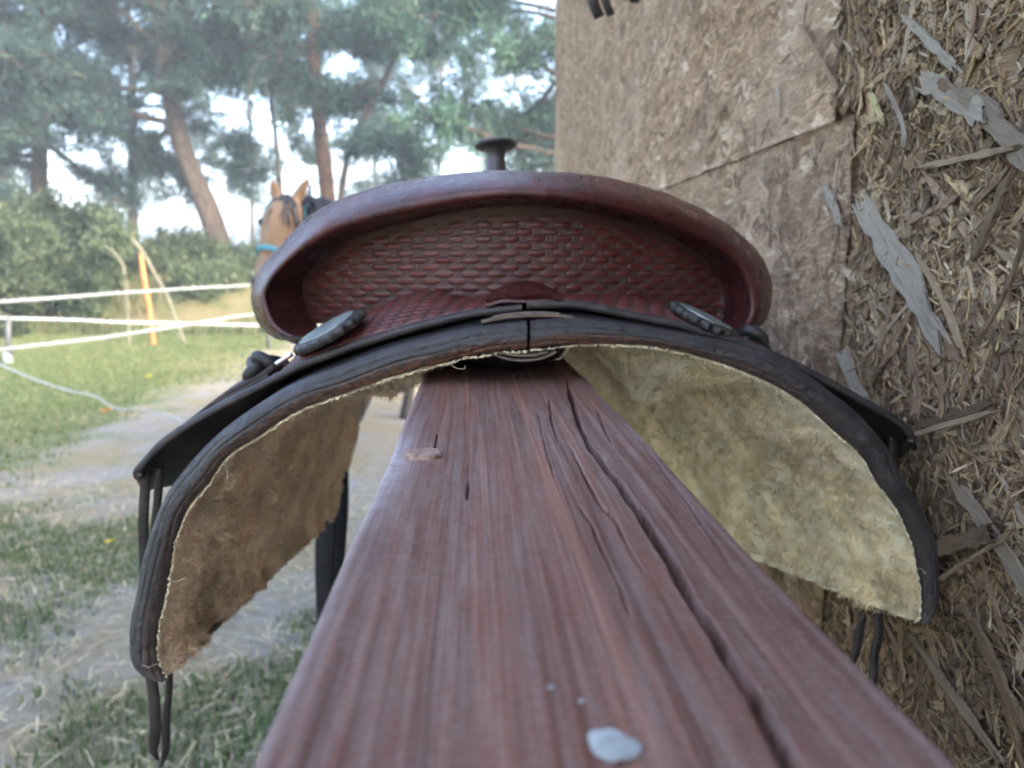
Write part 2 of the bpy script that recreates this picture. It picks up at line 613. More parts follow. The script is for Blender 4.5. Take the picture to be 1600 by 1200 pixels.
def m_ground():
    t = NT('paddock_ground')
    xyz = t.sep()
    n = t.noise(0.55, 5, 0.6)
    n2 = t.noise(2.6, 5, 0.65)
    n3 = t.noise(22, 5, 0.7)
    sand = t.ramp(n3, [(0.3, (0.145, 0.138, 0.128)), (0.55, (0.21, 0.202, 0.19)), (0.8, (0.275, 0.265, 0.25))])
    straw = t.ramp(t.noise(30, 5, 0.7), [(0.3, (0.13, 0.108, 0.067)), (0.7, (0.245, 0.212, 0.142))])
    green = t.ramp(t.noise(14, 5, 0.7), [(0.25, (0.058, 0.080, 0.034)), (0.55, (0.095, 0.122, 0.055)), (0.8, (0.155, 0.165, 0.085))])
    # how much grass grows: trodden near the rail, a lawn beyond about 5.5 m
    far = t.math('MULTIPLY', t.math('SUBTRACT', t.math('MULTIPLY', xyz[0], -1.0), 2.75), 1.1)
    g = t.math('ADD', t.math('MULTIPLY', t.math('SUBTRACT', n2, 0.52), 4.0), t.math('MULTIPLY', t.math('SUBTRACT', n, 0.48), 3.0))
    gf = t.math('ADD', g, t.math('MULTIPLY', t.math('MINIMUM', t.math('MAXIMUM', far, -0.25), 1.4), 1.6))
    s = t.math('ADD', t.math('MULTIPLY', t.math('SUBTRACT', t.noise(1.7, 5, 0.65), 0.47), 5.0), 0.45)
    c = t.mix(t.math('MINIMUM', t.math('MAXIMUM', s, 0.0), 1.0), sand, straw)
    c = t.mix(t.math('MINIMUM', t.math('MAXIMUM', gf, 0.0), 1.0), c, green)
    # dry bank behind the fence
    bank = t.math('MULTIPLY', t.math('SUBTRACT', xyz[2], 0.05), 6.0)
    bank = t.math('MINIMUM', t.math('MAXIMUM', bank, 0.0), 1.0)
    dry = t.ramp(t.noise(1.6, 6, 0.7), [(0.3, (0.060, 0.075, 0.030)), (0.5, (0.105, 0.10, 0.050)), (0.72, (0.155, 0.125, 0.075))])
    c = t.mix(bank, c, dry)
    fld = t.math('MINIMUM', t.math('MAXIMUM', t.math('MULTIPLY', t.math('SUBTRACT', xyz[1], 24.0), 0.2), 0.0), 1.0)
    c = t.mix(fld, c, t.ramp(t.noise(0.05, 4), [(0.3, (0.16, 0.20, 0.06)), (0.7, (0.26, 0.27, 0.10))]))
    return t.done(c, 0.95, t.bump(n3, 0.6, 0.02), spec=0.1)


def m_col(name, rough=0.8, sheen=None, spec=0.25, transl=0.0):
    t = NT(name)
    a = t.attr('col')
    m = t.done(a, rough, spec=spec)
    if transl > 0:
        tr = t.n.new('ShaderNodeBsdfTranslucent')
        t.link(a, tr.inputs[0])
        mx = t.n.new('ShaderNodeMixShader')
        mx.inputs[0].default_value = transl
        t.link(t.b.outputs[0], mx.inputs[1])
        t.link(tr.outputs[0], mx.inputs[2])
        t.link(mx.outputs[0], t.n['Material Output'].inputs['Surface'])
    return m


def m_bark(name, lo, mid, hi):
    t = NT(name)
    n = t.noise(5, 6, 0.7, vec=t.mapping((1, 1, 0.3)))
    v = t.voronoi(9, vec=t.mapping((1, 1, 0.35)), feature='DISTANCE_TO_EDGE')
    c = t.ramp(n, [(0.3, lo), (0.5, mid), (0.75, hi)])
    c = t.mix(t.ramp(v, [(0.0, 0.7), (0.12, 0.0)]), c, (0.03, 0.022, 0.018))
    return t.done(c, 0.9, t.bump(v, 0.8, 0.03), spec=0.1)


M = {}
M['dark'] = m_dark_leather()
M['bind'] = m_cracked_leather()
M['red'] = m_red_leather()
M['fleeceL'] = m_fleece('soiled_fleece', (0.74, 0.60, 0.46), (0.90, 0.78, 0.63), (0.95, 0.87, 0.74))
M['fleeceR'] = m_fleece('cream_fleece', (0.66, 0.53, 0.33), (0.86, 0.77, 0.55), (0.93, 0.88, 0.70))
M['fibreL'] = m_fleece('soiled_wool', (0.74, 0.60, 0.46), (0.90, 0.78, 0.63), (0.95, 0.87, 0.74), 0.45)
M['fibreR'] = m_fleece('cream_wool', (0.66, 0.53, 0.33), (0.86, 0.77, 0.55), (0.93, 0.88, 0.70), 0.45)
M['beam'] = m_beam()
M['strand'] = m_strand(True)
M['strands'] = m_strand(False)
M['strandsoft'] = m_strand(False, True)
M['osb'] = m_osb(k=1.72)
M['osbdark'] = m_osb('swollen_board_gap_shade', 1.15)  # darker base: shade in the gaps between loose strands put into the colour
M['ground'] = m_ground()
M['needle'] = m_col('pine_needles', 0.65, transl=0.25)
M['leaf'] = m_col('shrub_leaves', 0.6, transl=0.3)
M['grass'] = m_col('grass_blades', 0.7, transl=0.3)
M['straw'] = m_col('straw_litter', 0.8)
M['bark_red'] = m_bark('pine_bark_red', (0.085, 0.046, 0.030), (0.16, 0.083, 0.05), (0.24, 0.135, 0.085))
M['bark_grey'] = m_bark('pine_bark_grey', (0.045, 0.036, 0.030), (0.090, 0.070, 0.058), (0.145, 0.115, 0.095))
M['strap'] = flat_mat('black_strap_leather', (0.010, 0.009, 0.010), 0.7, 60, 0.4, spec=0.2)
M['silver'] = flat_mat('tarnished_silver', (0.24, 0.26, 0.245), 0.55, 60, 0.3, metal=0.85)
M['steel'] = flat_mat('worn_steel', (0.62, 0.62, 0.60), 0.28, 80, 0.15, metal=1.0)
M['tan'] = flat_mat('raw_leather_edge', (0.12, 0.085, 0.06), 0.75, 200, 0.35)
M['yarn'] = flat_mat('fleece_selvedge', (0.56, 0.48, 0.32), 0.95, 300, 0.3)
M['tape'] = flat_mat('white_fence_tape', (0.20, 0.225, 0.24), 0.6, 20, 0.1)
M['plastic'] = flat_mat('black_post_plastic', (0.05, 0.055, 0.06), 0.5, 20, 0.2)
M['orange'] = flat_mat('orange_post_paint', (0.27, 0.115, 0.038), 0.7, 8, 0.25)
M['paleWood'] = flat_mat('pale_dead_wood', (0.10, 0.10, 0.070), 0.85, 12, 0.25)
M['darkMetal'] = flat_mat('black_hook_metal', (0.02, 0.02, 0.022), 0.5, 50, 0.3)
M['dropping'] = flat_mat('chalky_dropping', (0.28, 0.29, 0.285), 0.8, 300, 0.3)
M['roof'] = flat_mat('grey_roofing', (0.12, 0.12, 0.12), 0.8, 6, 0.2)
M['knot'] = flat_mat('knot_wood', (0.24, 0.145, 0.11), 0.7, 400, 0.45)

# ------------------------------------------------------------------ ground
def ground_z(x, y):
    x, y = np.asarray(x, float), np.asarray(y, float)
    z = 1.12 * sstep(13.5, 18.5, y - 0.06 * x) + 0.0135 * np.maximum(y - 30, 0)
    z = z + 0.05 * fbm(np.stack([x * 0.3, y * 0.3, 0 * x], -1), 3) * sstep(1.5, 4, np.hypot(x, y)) * (1 + 2 * sstep(12, 16, y))
    return z + 0.012 * fbm(np.stack([x * 2.2, y * 2.2, 0 * x + 5], -1), 3)


gx = np.r_[-900, -400, -200, -120, -80, -60, np.arange(-45, -8, 1.0), np.arange(-8, 4, 0.12), np.arange(4, 30, 1.5), 45, 80, 150, 400, 900]
gy = np.r_[-900, -300, -100, -40, -20, np.arange(-10, 0, 1.0), np.arange(0, 20, 0.14), np.arange(20, 60, 1.5), 70, 90, 120, 160, 220, 320, 500, 900, 1500]
X, Y = np.meshgrid(gx, gy, indexing='ij')
Z = ground_z(X, Y)
obj('ground', mesh('ground', np.stack([X, Y, Z], -1), gridF(len(gx), len(gy)), M['ground']), kind='structure')


def blades(name, n, region, hgt, wid, palette, seed, mat, keep, lay=0.0, **props):
    g = rng(seed)
    x = g.uniform(region[0], region[1], n)
    y = g.uniform(region[2], region[3], n)
    k = keep(x, y, g)
    x, y = x[k], y[k]
    n = len(x)
    z = ground_z(x, y)
    h = g.uniform(hgt[0], hgt[1], n)
    wd = g.uniform(wid[0], wid[1], n)
    a = g.uniform(0, 2 * np.pi, n)
    ln = g.uniform(0.1, 0.8, n) if lay == 0 else np.full(n, lay)
    d = np.stack([np.cos(a), np.sin(a), 0 * a], -1)
    s = np.stack([-np.sin(a), np.cos(a), 0 * a], -1) * wd[:, None] / 2
    b = np.stack([x, y, z], -1)
    if lay:
        b[:, 2] += 0.004 + g.uniform(0, 0.02, n)
    upv = np.array([0, 0, 1.0])
    if lay:
        mid = b + d * (h * 0.5)[:, None] + upv * (g.uniform(0, 0.012, n))[:, None]
        tip = b + d * h[:, None] + upv * (g.uniform(-0.004, 0.012, n))[:, None]
    else:
        mid = b + d * (h * ln * 0.3)[:, None] + upv * (h * 0.6)[:, None]
        tip = b + d * (h * ln)[:, None] + upv * (h * (1 - 0.4 * ln))[:, None]
    V = np.stack([b - s, b + s, mid + s * 0.8, mid - s * 0.8, tip], 1).reshape(-1, 3)
    o5 = (np.arange(n) * 5)[:, None]
    pal = np.asarray(palette)
    c = pal[g.integers(0, len(pal), n)] * g.uniform(0.75, 1.25, (n, 1))
    return obj(name, mesh(name, V, [o5 + np.array([[0, 1, 2, 3]]), o5 + np.array([[3, 2, 4]])], mat, True, np.repeat(c, 5, 0)), **props)


GREEN = [(0.070, 0.120, 0.040), (0.095, 0.155, 0.055), (0.125, 0.18, 0.07), (0.18, 0.195, 0.095)]
DRY = [(0.42, 0.35, 0.20), (0.34, 0.27, 0.15), (0.48, 0.42, 0.28), (0.28, 0.22, 0.13)]


def patch(x, y, s=1.15, o=3.0):
    return fbm(np.stack([x * s, y * s, 0 * x + o], -1), 3)


blades('grass', 110000, (-3.6, 0.4, 1.4, 5.2), (0.015, 0.050), (0.003, 0.007), [(0.060, 0.105, 0.035), (0.08, 0.135, 0.045), (0.11, 0.155, 0.06), (0.17, 0.175, 0.09)], 11, M['grass'],
       lambda x, y, g: (patch(x, y) + 0.5 * np.where((y > 3.9), -1.2, 0) > 0.30 + g.uniform(-0.18, 0.18, len(x))) & (x < -0.25), kind='stuff', label='short green tufts of trodden grass beside the rail', category='grass')
blades('grass', 110000, (-9.5, -2.0, 4.2, 13.5), (0.018, 0.045), (0.006, 0.014), [(0.075, 0.115, 0.042), (0.095, 0.14, 0.052), (0.13, 0.16, 0.07), (0.19, 0.185, 0.095)], 12, M['grass'],
       lambda x, y, g: (-x + 0.45 * patch(x, y, 0.9) > 2.95 + g.uniform(-0.35, 0.35, len(x))), kind='stuff', label='green lawn grass behind the sagging fence cord', category='grass')
blades('straw', 30000, (-3.8, 0.2, 1.4, 11.0), (0.04, 0.14), (0.002, 0.005), DRY, 13, M['straw'],
       lambda x, y, g: (patch(x, y, 0.8, 9) > -0.1 + g.uniform(-0.3, 0.3, len(x))) & (x < -0.2), lay=1.0, kind='stuff', label='dry straw litter strewn over the sandy ground', category='straw')
blades('dry_grass', 30000, (-22, 3, 13.2, 20), (0.10, 0.34), (0.012, 0.03), [(0.10, 0.095, 0.05), (0.14, 0.115, 0.065), (0.07, 0.10, 0.04), (0.055, 0.085, 0.035)], 14, M['grass'],
       lambda x, y, g: patch(x, y, 0.4, 2) > -0.2, kind='stuff', label='rank brown and green growth on the bank behind the fence', category='dry grass')

# ------------------------------------------------------------------ shed wall of weathered strand board
WX = 0.32                                   # face of the wall, to the right of the lens
FAR = 3.07
shed = thing('shed', (2.0, 0.0, 0), 'shed clad in peeling weathered strand board beside the saddle', 'shed')
SEAM = H + 0.123


def board(name, y0, y1, z0, z1, x, thick, seed, rough, ny, nz, fray=0.0, label=None):
    "one sheet: displaced face, closed back and edges"
    g = rng(seed)
    yy = np.linspace(y0, y1, ny)
    zz = np.linspace(z0, z1, nz)
    Yg, Zg = np.meshgrid(yy, zz, indexing='ij')
    d = rough * fbm(np.stack([Yg * 18, Zg * 9, 0 * Yg + seed], -1), 4) + rough * 0.5 * fbm(np.stack([Yg * 90, Zg * 35, 0 * Yg + seed], -1), 2)
    edge = np.minimum(np.minimum(Yg - y0, y1 - Yg), np.minimum(Zg - z0, z1 - Zg))
    Xg = x - d - rough * 1.2 * np.exp(-edge / 0.03)
    Yj = Yg + np.where((Yg == y0) | (Yg == y1), fray * vnoise(np.stack([Zg * 40, Zg * 0, 0 * Zg + seed], -1)), 0)
    Zj = Zg + np.where((Zg == z0) | (Zg == z1), fray * vnoise(np.stack([Yg * 40, Zg * 0, 0 * Zg + seed + 3], -1)), 0)
    G = np.stack([Xg, Yj, Zj], -1)
    n = np.zeros_like(G)
    n[..., 0] = -1
    V, F = slab(G, thick, n)
    o = obj(name, mesh(name, V, F[:, ::-1], M['osbdark'] if rough > 0.003 else M['osb'], True), shed)
    if label:
        o['label'] = label
    return o


bA = board('strand_board', 0.690, FAR, SEAM, 2.9, WX - 0.0012, 0.014, 21, 0.0010, 260, 160, 0.001, 'upper strand board with a clean dark edge')
bB = board('strand_board', 0.606, 0.684, SEAM + 0.006, 2.9, WX + 0.001, 0.014, 22, 0.002, 24, 300, 0.004, 'narrow dark strip of strand board')
bC = board('strand_board', -2.9, 0.640, 0.15, SEAM + 0.002, WX + 0.003, 0.016, 23, 0.0045, 420, 220, 0.004, 'swollen strand board with its strands peeling off')
bC2 = board('strand_board', -2.9, 0.600, SEAM + 0.004, 2.9, WX + 0.002, 0.016, 27, 0.004, 420, 220, 0.004, 'upper peeling strand board')
bD = board('strand_board', 0.650, FAR, 0.15, SEAM - 0.0006, WX - 0.0006, 0.0135, 24, 0.0016, 260, 160, 0.0015, 'lower brown strand board')

# the rest of the building
def box_part(name, lo, hi, mat, parent):
    lo, hi = np.array(lo, float), np.array(hi, float)
    c = np.array([[0, 0, 0], [1, 0, 0], [1, 1, 0], [0, 1, 0], [0, 0, 1], [1, 0, 1], [1, 1, 1], [0, 1, 1]])
    F = np.array([[0, 3, 2, 1], [4, 5, 6, 7], [0, 1, 5, 4], [1, 2, 6, 5], [2, 3, 7, 6], [3, 0, 4, 7]])
    return obj(name, mesh(name, lo + c * (hi - lo), F, mat, False), parent)


box_part('frame', (WX + 0.03, -2.88, 0), (WX + 0.13, FAR - 0.02, 2.88), M['osb'], shed)
box_part('end_wall', (WX + 0.13, FAR - 0.06, 0.0), (4.4, FAR - 0.03, 2.88), M['osb'], shed)
box_part('back_wall', (4.4, -2.9, 0.0), (4.44, FAR - 0.03, 2.88), M['osb'], shed)
box_part('rear_end_wall', (WX + 0.13, -2.9, 0.0), (4.4, -2.87, 2.88), M['osb'], shed)
_r = np.array([[0.26, -3.0, 2.92], [4.7, -3.0, 3.5], [4.7, FAR + 0.1, 3.5], [0.26, FAR + 0.1, 2.92]])
_r = np.concatenate([_r, _r + [0, 0, 0.06]])
obj('roof', mesh('roof', _r, np.array([[0, 3, 2, 1], [4, 5, 6, 7], [0, 1, 5, 4], [1, 2, 6, 5], [2, 3, 7, 6], [3, 0, 4, 7]]), M['roof'], False), shed)


def strand_shape(seed, n=6, teeth=3, fray=0.24):
    "a thin flake, 1 long (x), 1 wide (y), 1 thick (z), with splintered ends"
    g = rng(seed)
    xs = np.linspace(-0.40, 0.40, n)
    hw = 0.5 * g.uniform(0.6, 1.0, n)
    cy = np.cumsum(g.normal(0, 0.05, n))
    cy -= cy.mean()
    sidea = np.stack([xs, cy + hw], -1)
    sideb = np.stack([xs, cy - hw], -1)[::-1]

    def end(x0, sgn, y_from, y_to):
        ys = np.linspace(y_from, y_to, 2 * teeth + 1)[1:-1]
        k = np.arange(len(ys))
        return np.stack([x0 + sgn * np.where(k % 2 == 0, g.uniform(0.02, fray, len(ys)), g.uniform(-fray * 0.7, 0.03, len(ys))), ys], -1)

    out = np.concatenate([sidea, end(0.40, 1, sidea[-1, 1], sideb[0, 1]), sideb, end(-0.40, -1, sideb[-1, 1], sidea[0, 1])])
    m = len(out)
    z = (out[:, 0] * 2) ** 2 * g.uniform(-0.4, 1.8) + out[:, 1] * g.uniform(-0.8, 0.8) + g.uniform(-0.2, 0.2, m)
    A = np.concatenate([np.column_stack([out, z + 1.0]), np.column_stack([out, z])])
    # fan strips between the two long sides keep the faces narrow
    ia = np.r_[np.arange(m - teeth + 0, m), np.arange(0, n + teeth)] % m
    i = np.arange(m)
    F4 = np.stack([i, (i + 1) % m, (i + 1) % m + m, i + m], -1)[:, ::-1]
    ne = 2 * teeth - 1
    mid = []
    for k in range(n - 1):
        a0, a1 = k, k + 1
        b0, b1 = n + ne + (n - 1 - k), n + ne + (n - 2 - k)
        mid.append([a0, a1, b1, b0])
    mid = np.array(mid)
    T = []
    e = list(range(n - 1, n + ne + 1))            # right end polygon
    e2 = list(range(2 * n + ne - 1, m)) + [0]     # left end polygon
    for poly in (e, e2):
        for q in range(1, len(poly) - 1):
            T.append([poly[0], poly[q], poly[q + 1]])
    T = np.array(T)
    return A, [np.concatenate([F4, mid[:, ::-1], mid + m]), np.concatenate([T[:, ::-1], T + m])]


SH = [strand_shape(100 + i) for i in range(14)]
SL = [strand_shape(160 + i, 4, 1, 0.3) for i in range(8)]
SM = [mesh('wood_strand', v, f, M['strand'], False) for v, f in [strand_shape(190 + i, 9, 4, 0.2) for i in range(12)]]
SPAL = np.array([(0.1056, 0.0599, 0.0301), (0.1739, 0.1002, 0.0505), (0.2484, 0.1498, 0.0758), (0.3105, 0.1937, 0.1011), (0.3726, 0.2398, 0.1283), (0.2857, 0.1751, 0.0914), (0.4595, 0.3170, 0.1769), (0.3850, 0.2709, 0.1604), (0.5092, 0.3861, 0.2430), (0.5465, 0.3804, 0.1847)])


def strand_mats(g, n, yr, zr, L, Wd, T, x, tilt, ang=None):
    y = g.uniform(*yr, n)
    z = g.uniform(*zr, n)
    a = g.uniform(0, np.pi, n) if ang is None else g.normal(ang[0], ang[1], n)
    l = np.exp(g.uniform(np.log(L[0]), np.log(L[1]), n))
    wd = np.exp(g.uniform(np.log(Wd[0]), np.log(Wd[1]), n))
    th = g.uniform(*T, n)
    # local frame: long axis in the wall plane, normal towards -X, then a small random tilt
    ex = np.stack([g.normal(0, tilt, n), np.cos(a), np.sin(a)], -1)
    ex /= np.linalg.norm(ex, axis=1, keepdims=True)
    nz = np.stack([-np.ones(n), g.normal(0, tilt * 2, n), g.normal(0, tilt * 2, n)], -1)
    ey = np.cross(nz, ex)
    ey /= np.linalg.norm(ey, axis=1, keepdims=True)
    ez = np.cross(ex, ey)
    p = np.stack([x - g.uniform(0.0, 0.005, n), y, z], -1)
    return p, ex * l[:, None], ey * wd[:, None], ez * th[:, None], l * wd


def strand_mass(name, parent, sets, seed, pal=SPAL, vary=(0.65, 1.25), mat=None):
    g = rng(seed)
    full = SH
    Vs, F4, F3, Cs, Fb, off = [], [], [], [], [], 0
    for p, ex, ey, ez, _ in sets:
        SHX = SL if np.median(np.linalg.norm(ey, axis=1)) < 0.002 else full
        k = g.integers(0, len(SHX), len(p))
        for s in range(len(SHX)):
            m = k == s
            if not m.any():
                continue
            A, F = SHX[s]
            V = p[m][:, None, :] + A[None, :, 0:1] * ex[m][:, None] + A[None, :, 1:2] * ey[m][:, None] + A[None, :, 2:3] * ez[m][:, None]
            nn = m.sum()
            Vs.append(V.reshape(-1, 3))
            sh = (np.arange(nn) * len(A))[:, None, None] + off
            F4.append((F[0][None] + sh).reshape(-1, 4))
            F3.append((F[1][None] + sh).reshape(-1, 3))
            off += nn * len(A)
            c = pal[g.integers(0, len(pal), nn)] * g.uniform(*vary, (nn, 1)) * (0.88 + 0.34 * np.clip(fbm(p[m] * 16 + 4, 2), -0.9, 0.9))[:, None]
            Cs.append(np.repeat(c, len(A), 0))
            lx = A[None, :, 0] * np.linalg.norm(ex[m], axis=1)[:, None]
            ly = A[None, :, 1] * np.linalg.norm(ey[m], axis=1)[:, None]
            Fb.append(np.stack([lx, ly, np.repeat(g.uniform(0, 50, nn)[:, None], len(A), 1)], -1).reshape(-1, 3))
    return obj(name, mesh(name, np.concatenate(Vs), [np.concatenate(F4), np.concatenate(F3)], mat or M['strands'], False, np.concatenate(Cs), np.concatenate(Fb)), parent, kind='stuff')


def strand_singles(parent, st, seed):
    g = rng(seed)
    p, ex, ey, ez, _ = st
    for i in range(len(p)):
        o = bpy.data.objects.new('wood_strand', SM[g.integers(0, len(SM))])
        COL.objects.link(o)
        o.parent = parent
        o.matrix_basis = Matrix(((ex[i][0], ey[i][0], ez[i][0], p[i][0]), (ex[i][1], ey[i][1], ez[i][1], p[i][1]), (ex[i][2], ey[i][2], ez[i][2], p[i][2]), (0, 0, 0, 1)))


g = rng(5)
VZ0, VZ1 = H - 0.48, H + 0.26              # height range of the near boards that the photograph shows
PB = np.array([(0.254, 0.168, 0.105), (0.299, 0.202, 0.129), (0.344, 0.239, 0.158), (0.284, 0.187, 0.116), (0.374, 0.276, 0.194), (0.419, 0.337, 0.254), (0.217, 0.143, 0.090)])
nearC = [strand_mats(g, 3600, (0.34, 0.628), (VZ0, SEAM - 0.01), (0.014, 0.065), (0.002, 0.010), (0.0006, 0.0018), WX + 0.002, 0.07),
         strand_mats(g, 7000, (0.34, 0.634), (VZ0, SEAM - 0.01), (0.005, 0.028), (0.0005, 0.0018), (0.0004, 0.0010), WX - 0.001, 0.20)]
nearC += [strand_mats(g, 2600, (-0.6, 0.34), (0.3, SEAM - 0.01), (0.02, 0.08), (0.003, 0.014), (0.0006, 0.0018), WX + 0.002, 0.07),
          strand_mats(g, 900, (0.34, 0.628), (0.3, VZ0), (0.02, 0.07), (0.003, 0.012), (0.0006, 0.0018), WX + 0.002, 0.07)]
strand_mass('wood_strands', bC, nearC, 31)
nearC2 = [strand_mats(g, 1500, (0.34, 0.59), (SEAM + 0.01, VZ1), (0.014, 0.065), (0.002, 0.010), (0.0006, 0.0018), WX + 0.001, 0.07),
          strand_mats(g, 2800, (0.34, 0.60), (SEAM, VZ1), (0.005, 0.028), (0.0005, 0.0018), (0.0004, 0.0010), WX - 0.002, 0.20)]
nearC2 += [strand_mats(g, 2400, (-0.6, 0.59), (SEAM + 0.01, H + 0.9), (0.02, 0.08), (0.003, 0.014), (0.0006, 0.0018), WX + 0.001, 0.07)]
strand_mass('wood_strands', bC2, nearC2, 32)
strand_mass('wood_strands', bD, [strand_mats(g, 260, (0.66, 0.95), (H - 0.5, SEAM - 0.01), (0.010, 0.05), (0.0010, 0.004), (0.0003, 0.0008), WX - 0.0008, 0.05),
                                 strand_mats(g, 700, (0.645, 0.85), (H - 0.5, SEAM - 0.01), (0.006, 0.03), (0.0006, 0.0018), (0.0004, 0.0009), WX - 0.0012, 0.12)], 34, PB, (0.78, 1.2), M['strandsoft'])
strand_mass('wood_strands', bA, [strand_mats(g, 160, (0.70, 1.2), (SEAM + 0.01, H + 0.5), (0.010, 0.05), (0.0010, 0.004), (0.0003, 0.0008), WX - 0.0016, 0.05)], 33, PB, (0.78, 1.2), M['strandsoft'])
strand_mass('wood_strands', bB, [strand_mats(g, 420, (0.610, 0.682), (SEAM + 0.012, VZ1), (0.010, 0.045), (0.001, 0.006), (0.0006, 0.0016), WX, 0.08, (1.57, 0.6)), strand_mats(g, 500, (0.606, 0.684), (SEAM + 0.006, VZ1), (0.005, 0.02), (0.0005, 0.0016), (0.0004, 0.001), WX, 0.2)], 35)
# the largest flakes, one by one
strand_singles(bC, strand_mats(g, 110, (0.37, 0.615), (VZ0 + 0.06, SEAM - 0.02), (0.035, 0.085), (0.003, 0.010), (0.0008, 0.0018), WX - 0.001, 0.025), 41)
strand_singles(bC2, strand_mats(g, 55, (0.37, 0.585), (SEAM + 0.015, H + 0.23), (0.035, 0.085), (0.003, 0.010), (0.0008, 0.0018), WX - 0.002, 0.025), 42)


def flake(parent, px0, py0, px1, py1, wpx, tone, th=0.002, lift=0.004):
    "a flake seen between two points of the photograph, lying on the wall"
    a, b = UX(px0, py0, WX - lift), UX(px1, py1, WX - lift - 0.004)
    ex = b - a
    nz = np.array([-1.0, 0, 0])
    ey = np.cross(nz, ex)
    ey /= np.linalg.norm(ey)
    depth = 0.5 * (a[1] + b[1])
    sh = strand_shape(int(px0 + py0) + 7, 10, 4)
    t = NT('flake_wood')
    fib = t.noise(1.0, 6, 0.75, vec=t.mapping((3.5, 30 if wpx > 40 else 14, 1)), dist=0.8)
    c = t.ramp(fib, [(0.3, tuple(x * 0.42 for x in tone)), (0.52, tone), (0.75, tuple(min(0.75, x * 1.35) for x in tone))])
    mt = t.done(c, 0.9, t.bump(fib, 0.7, 0.01), spec=0.15)
    o = obj('wood_strand', mesh('wood_strand', sh[0], sh[1], mt, False), parent)
    p = (a + b) / 2
    ey = ey * (wpx * depth / 1215.0)
    ez = nz * th
    o.matrix_basis = Matrix(((ex[0], ey[0], ez[0], p[0]), (ex[1], ey[1], ez[1], p[1]), (ex[2], ey[2], ez[2], p[2]), (0, 0, 0, 1)))
    return o


GREY, PALE, STRAW, BRN = (0.29, 0.225, 0.16), (0.42, 0.35, 0.27), (0.38, 0.275, 0.17), (0.22, 0.15, 0.095)
flake(bC, 1355, 310, 1440, 480, 52, PALE, 0.002, 0.004)
flake(bC, 1375, 380, 1468, 528, 40, PALE, 0.002, 0.005)
flake(bC2, 1450, 128, 1545, 180, 42, PALE, 0.002, 0.004)
flake(bC2, 1505, 150, 1610, 232, 46, GREY, 0.002, 0.005)
flake(bC2, 1418, 30, 1492, 102, 16, PALE, 0.002, 0.006)
flake(bC, 1500, 760, 1640, 960, 34, GREY, 0.002, 0.009)
flake(bC, 1440, 668, 1560, 625, 16, BRN, 0.002, 0.006)
flake(bC, 1400, 690, 1560, 640, 12, STRAW, 0.003, 0.012)
flake(bC2, 1450, 262, 1590, 228, 12, STRAW, 0.002, 0.007)
flake(bC, 1530, 400, 1575, 280, 18, BRN, 0.003, 0.010)
flake(bC, 1450, 410, 1505, 540, 8, STRAW, 0.002, 0.012)
flake(bC, 1550, 520, 1610, 360, 8, BRN, 0.002, 0.012)
flake(bC, 1470, 860, 1560, 830, 34, BRN, 0.003, 0.008)
flake(bC, 1475, 905, 1580, 830, 9, STRAW, 0.002, 0.012)
flake(bC, 1520, 960, 1600, 1130, 30, BRN, 0.003, 0.006)
flake(bC, 1430, 1000, 1560, 1180, 20, GREY, 0.002, 0.006)
flake(bA, 1255, 45, 1303, 130, 7, STRAW, 0.001, 0.005)
flake(bD, 1290, 290, 1312, 345, 20, PALE, 0.001, 0.002)
flake(bD, 1322, 560, 1360, 660, 40, PALE, 0.001, 0.004)
flake(bB, 1366, 150, 1380, 192, 14, (0.62, 0.52, 0.26), 0.002, 0.005)
flake(bC2, 1395, 140, 1420, 220, 9, PALE, 0.002, 0.010)

# ------------------------------------------------------------------ the rail
BZ = H - 0.0745                             # top of the rail
BX, BW = 0.0193, 0.1070
rail_t = thing('hitching_rail', (BX, 1.7, 0), 'red-brown stained timber rail with long cracks carrying the saddle', 'rail')
xs_top = np.linspace(-BW / 2 + 0.003, BW / 2 - 0.003, 270)
rnd = 0.003
ang = np.linspace(np.pi, np.pi / 2, 6)[:-1]
left = np.stack([-BW / 2 + rnd + rnd * np.cos(ang), -rnd + rnd * np.sin(ang)], -1)
right = left[::-1] * [-1, 1]
prof = np.concatenate([[[-BW / 2 + 0.006, -0.1], [-BW / 2, -0.094]], [[-BW / 2, -0.05]], left, np.stack([xs_top, 0 * xs_top], -1), right, [[BW / 2, -0.05], [BW / 2, -0.094], [BW / 2 - 0.006, -0.1]]])
yb = np.r_[np.arange(-0.35, 0.07, 0.03), np.arange(0.07, 0.20, 0.0016), np.arange(0.20, 0.62, 0.0026), np.arange(0.62, 1.2, 0.02), np.arange(1.2, 3.31, 0.1)]
G = np.zeros((len(yb), len(prof), 3))
G[..., 0] = BX + prof[:, 0][None]
G[..., 1] = yb[:, None]
G[..., 2] = BZ + prof[:, 1][None]
topm = (prof[:, 1] > -0.0045)[None]
worn = np.exp(-((G[..., 1] - 0.285) / 0.06) ** 2)
lf = np.exp(-((G[..., 0] - (BX - BW / 2)) / 0.010) ** 2)
G[..., 2] += np.where(topm, -0.0018 * worn * lf, 0)
G[..., 2] += np.where(topm, 0.00022 * fbm(np.stack([G[..., 0] * 330, G[..., 1] * 9, 0 * G[..., 0]], -1), 3) + 0.0006 * fbm(np.stack([G[..., 0] * 30, G[..., 1] * 12, 0 * G[..., 0]], -1), 2), 0)
G[..., 0] += 0.0008 * fbm(np.stack([G[..., 1] * 14, G[..., 2] * 20, 0 * G[..., 0] + 8], -1), 2)
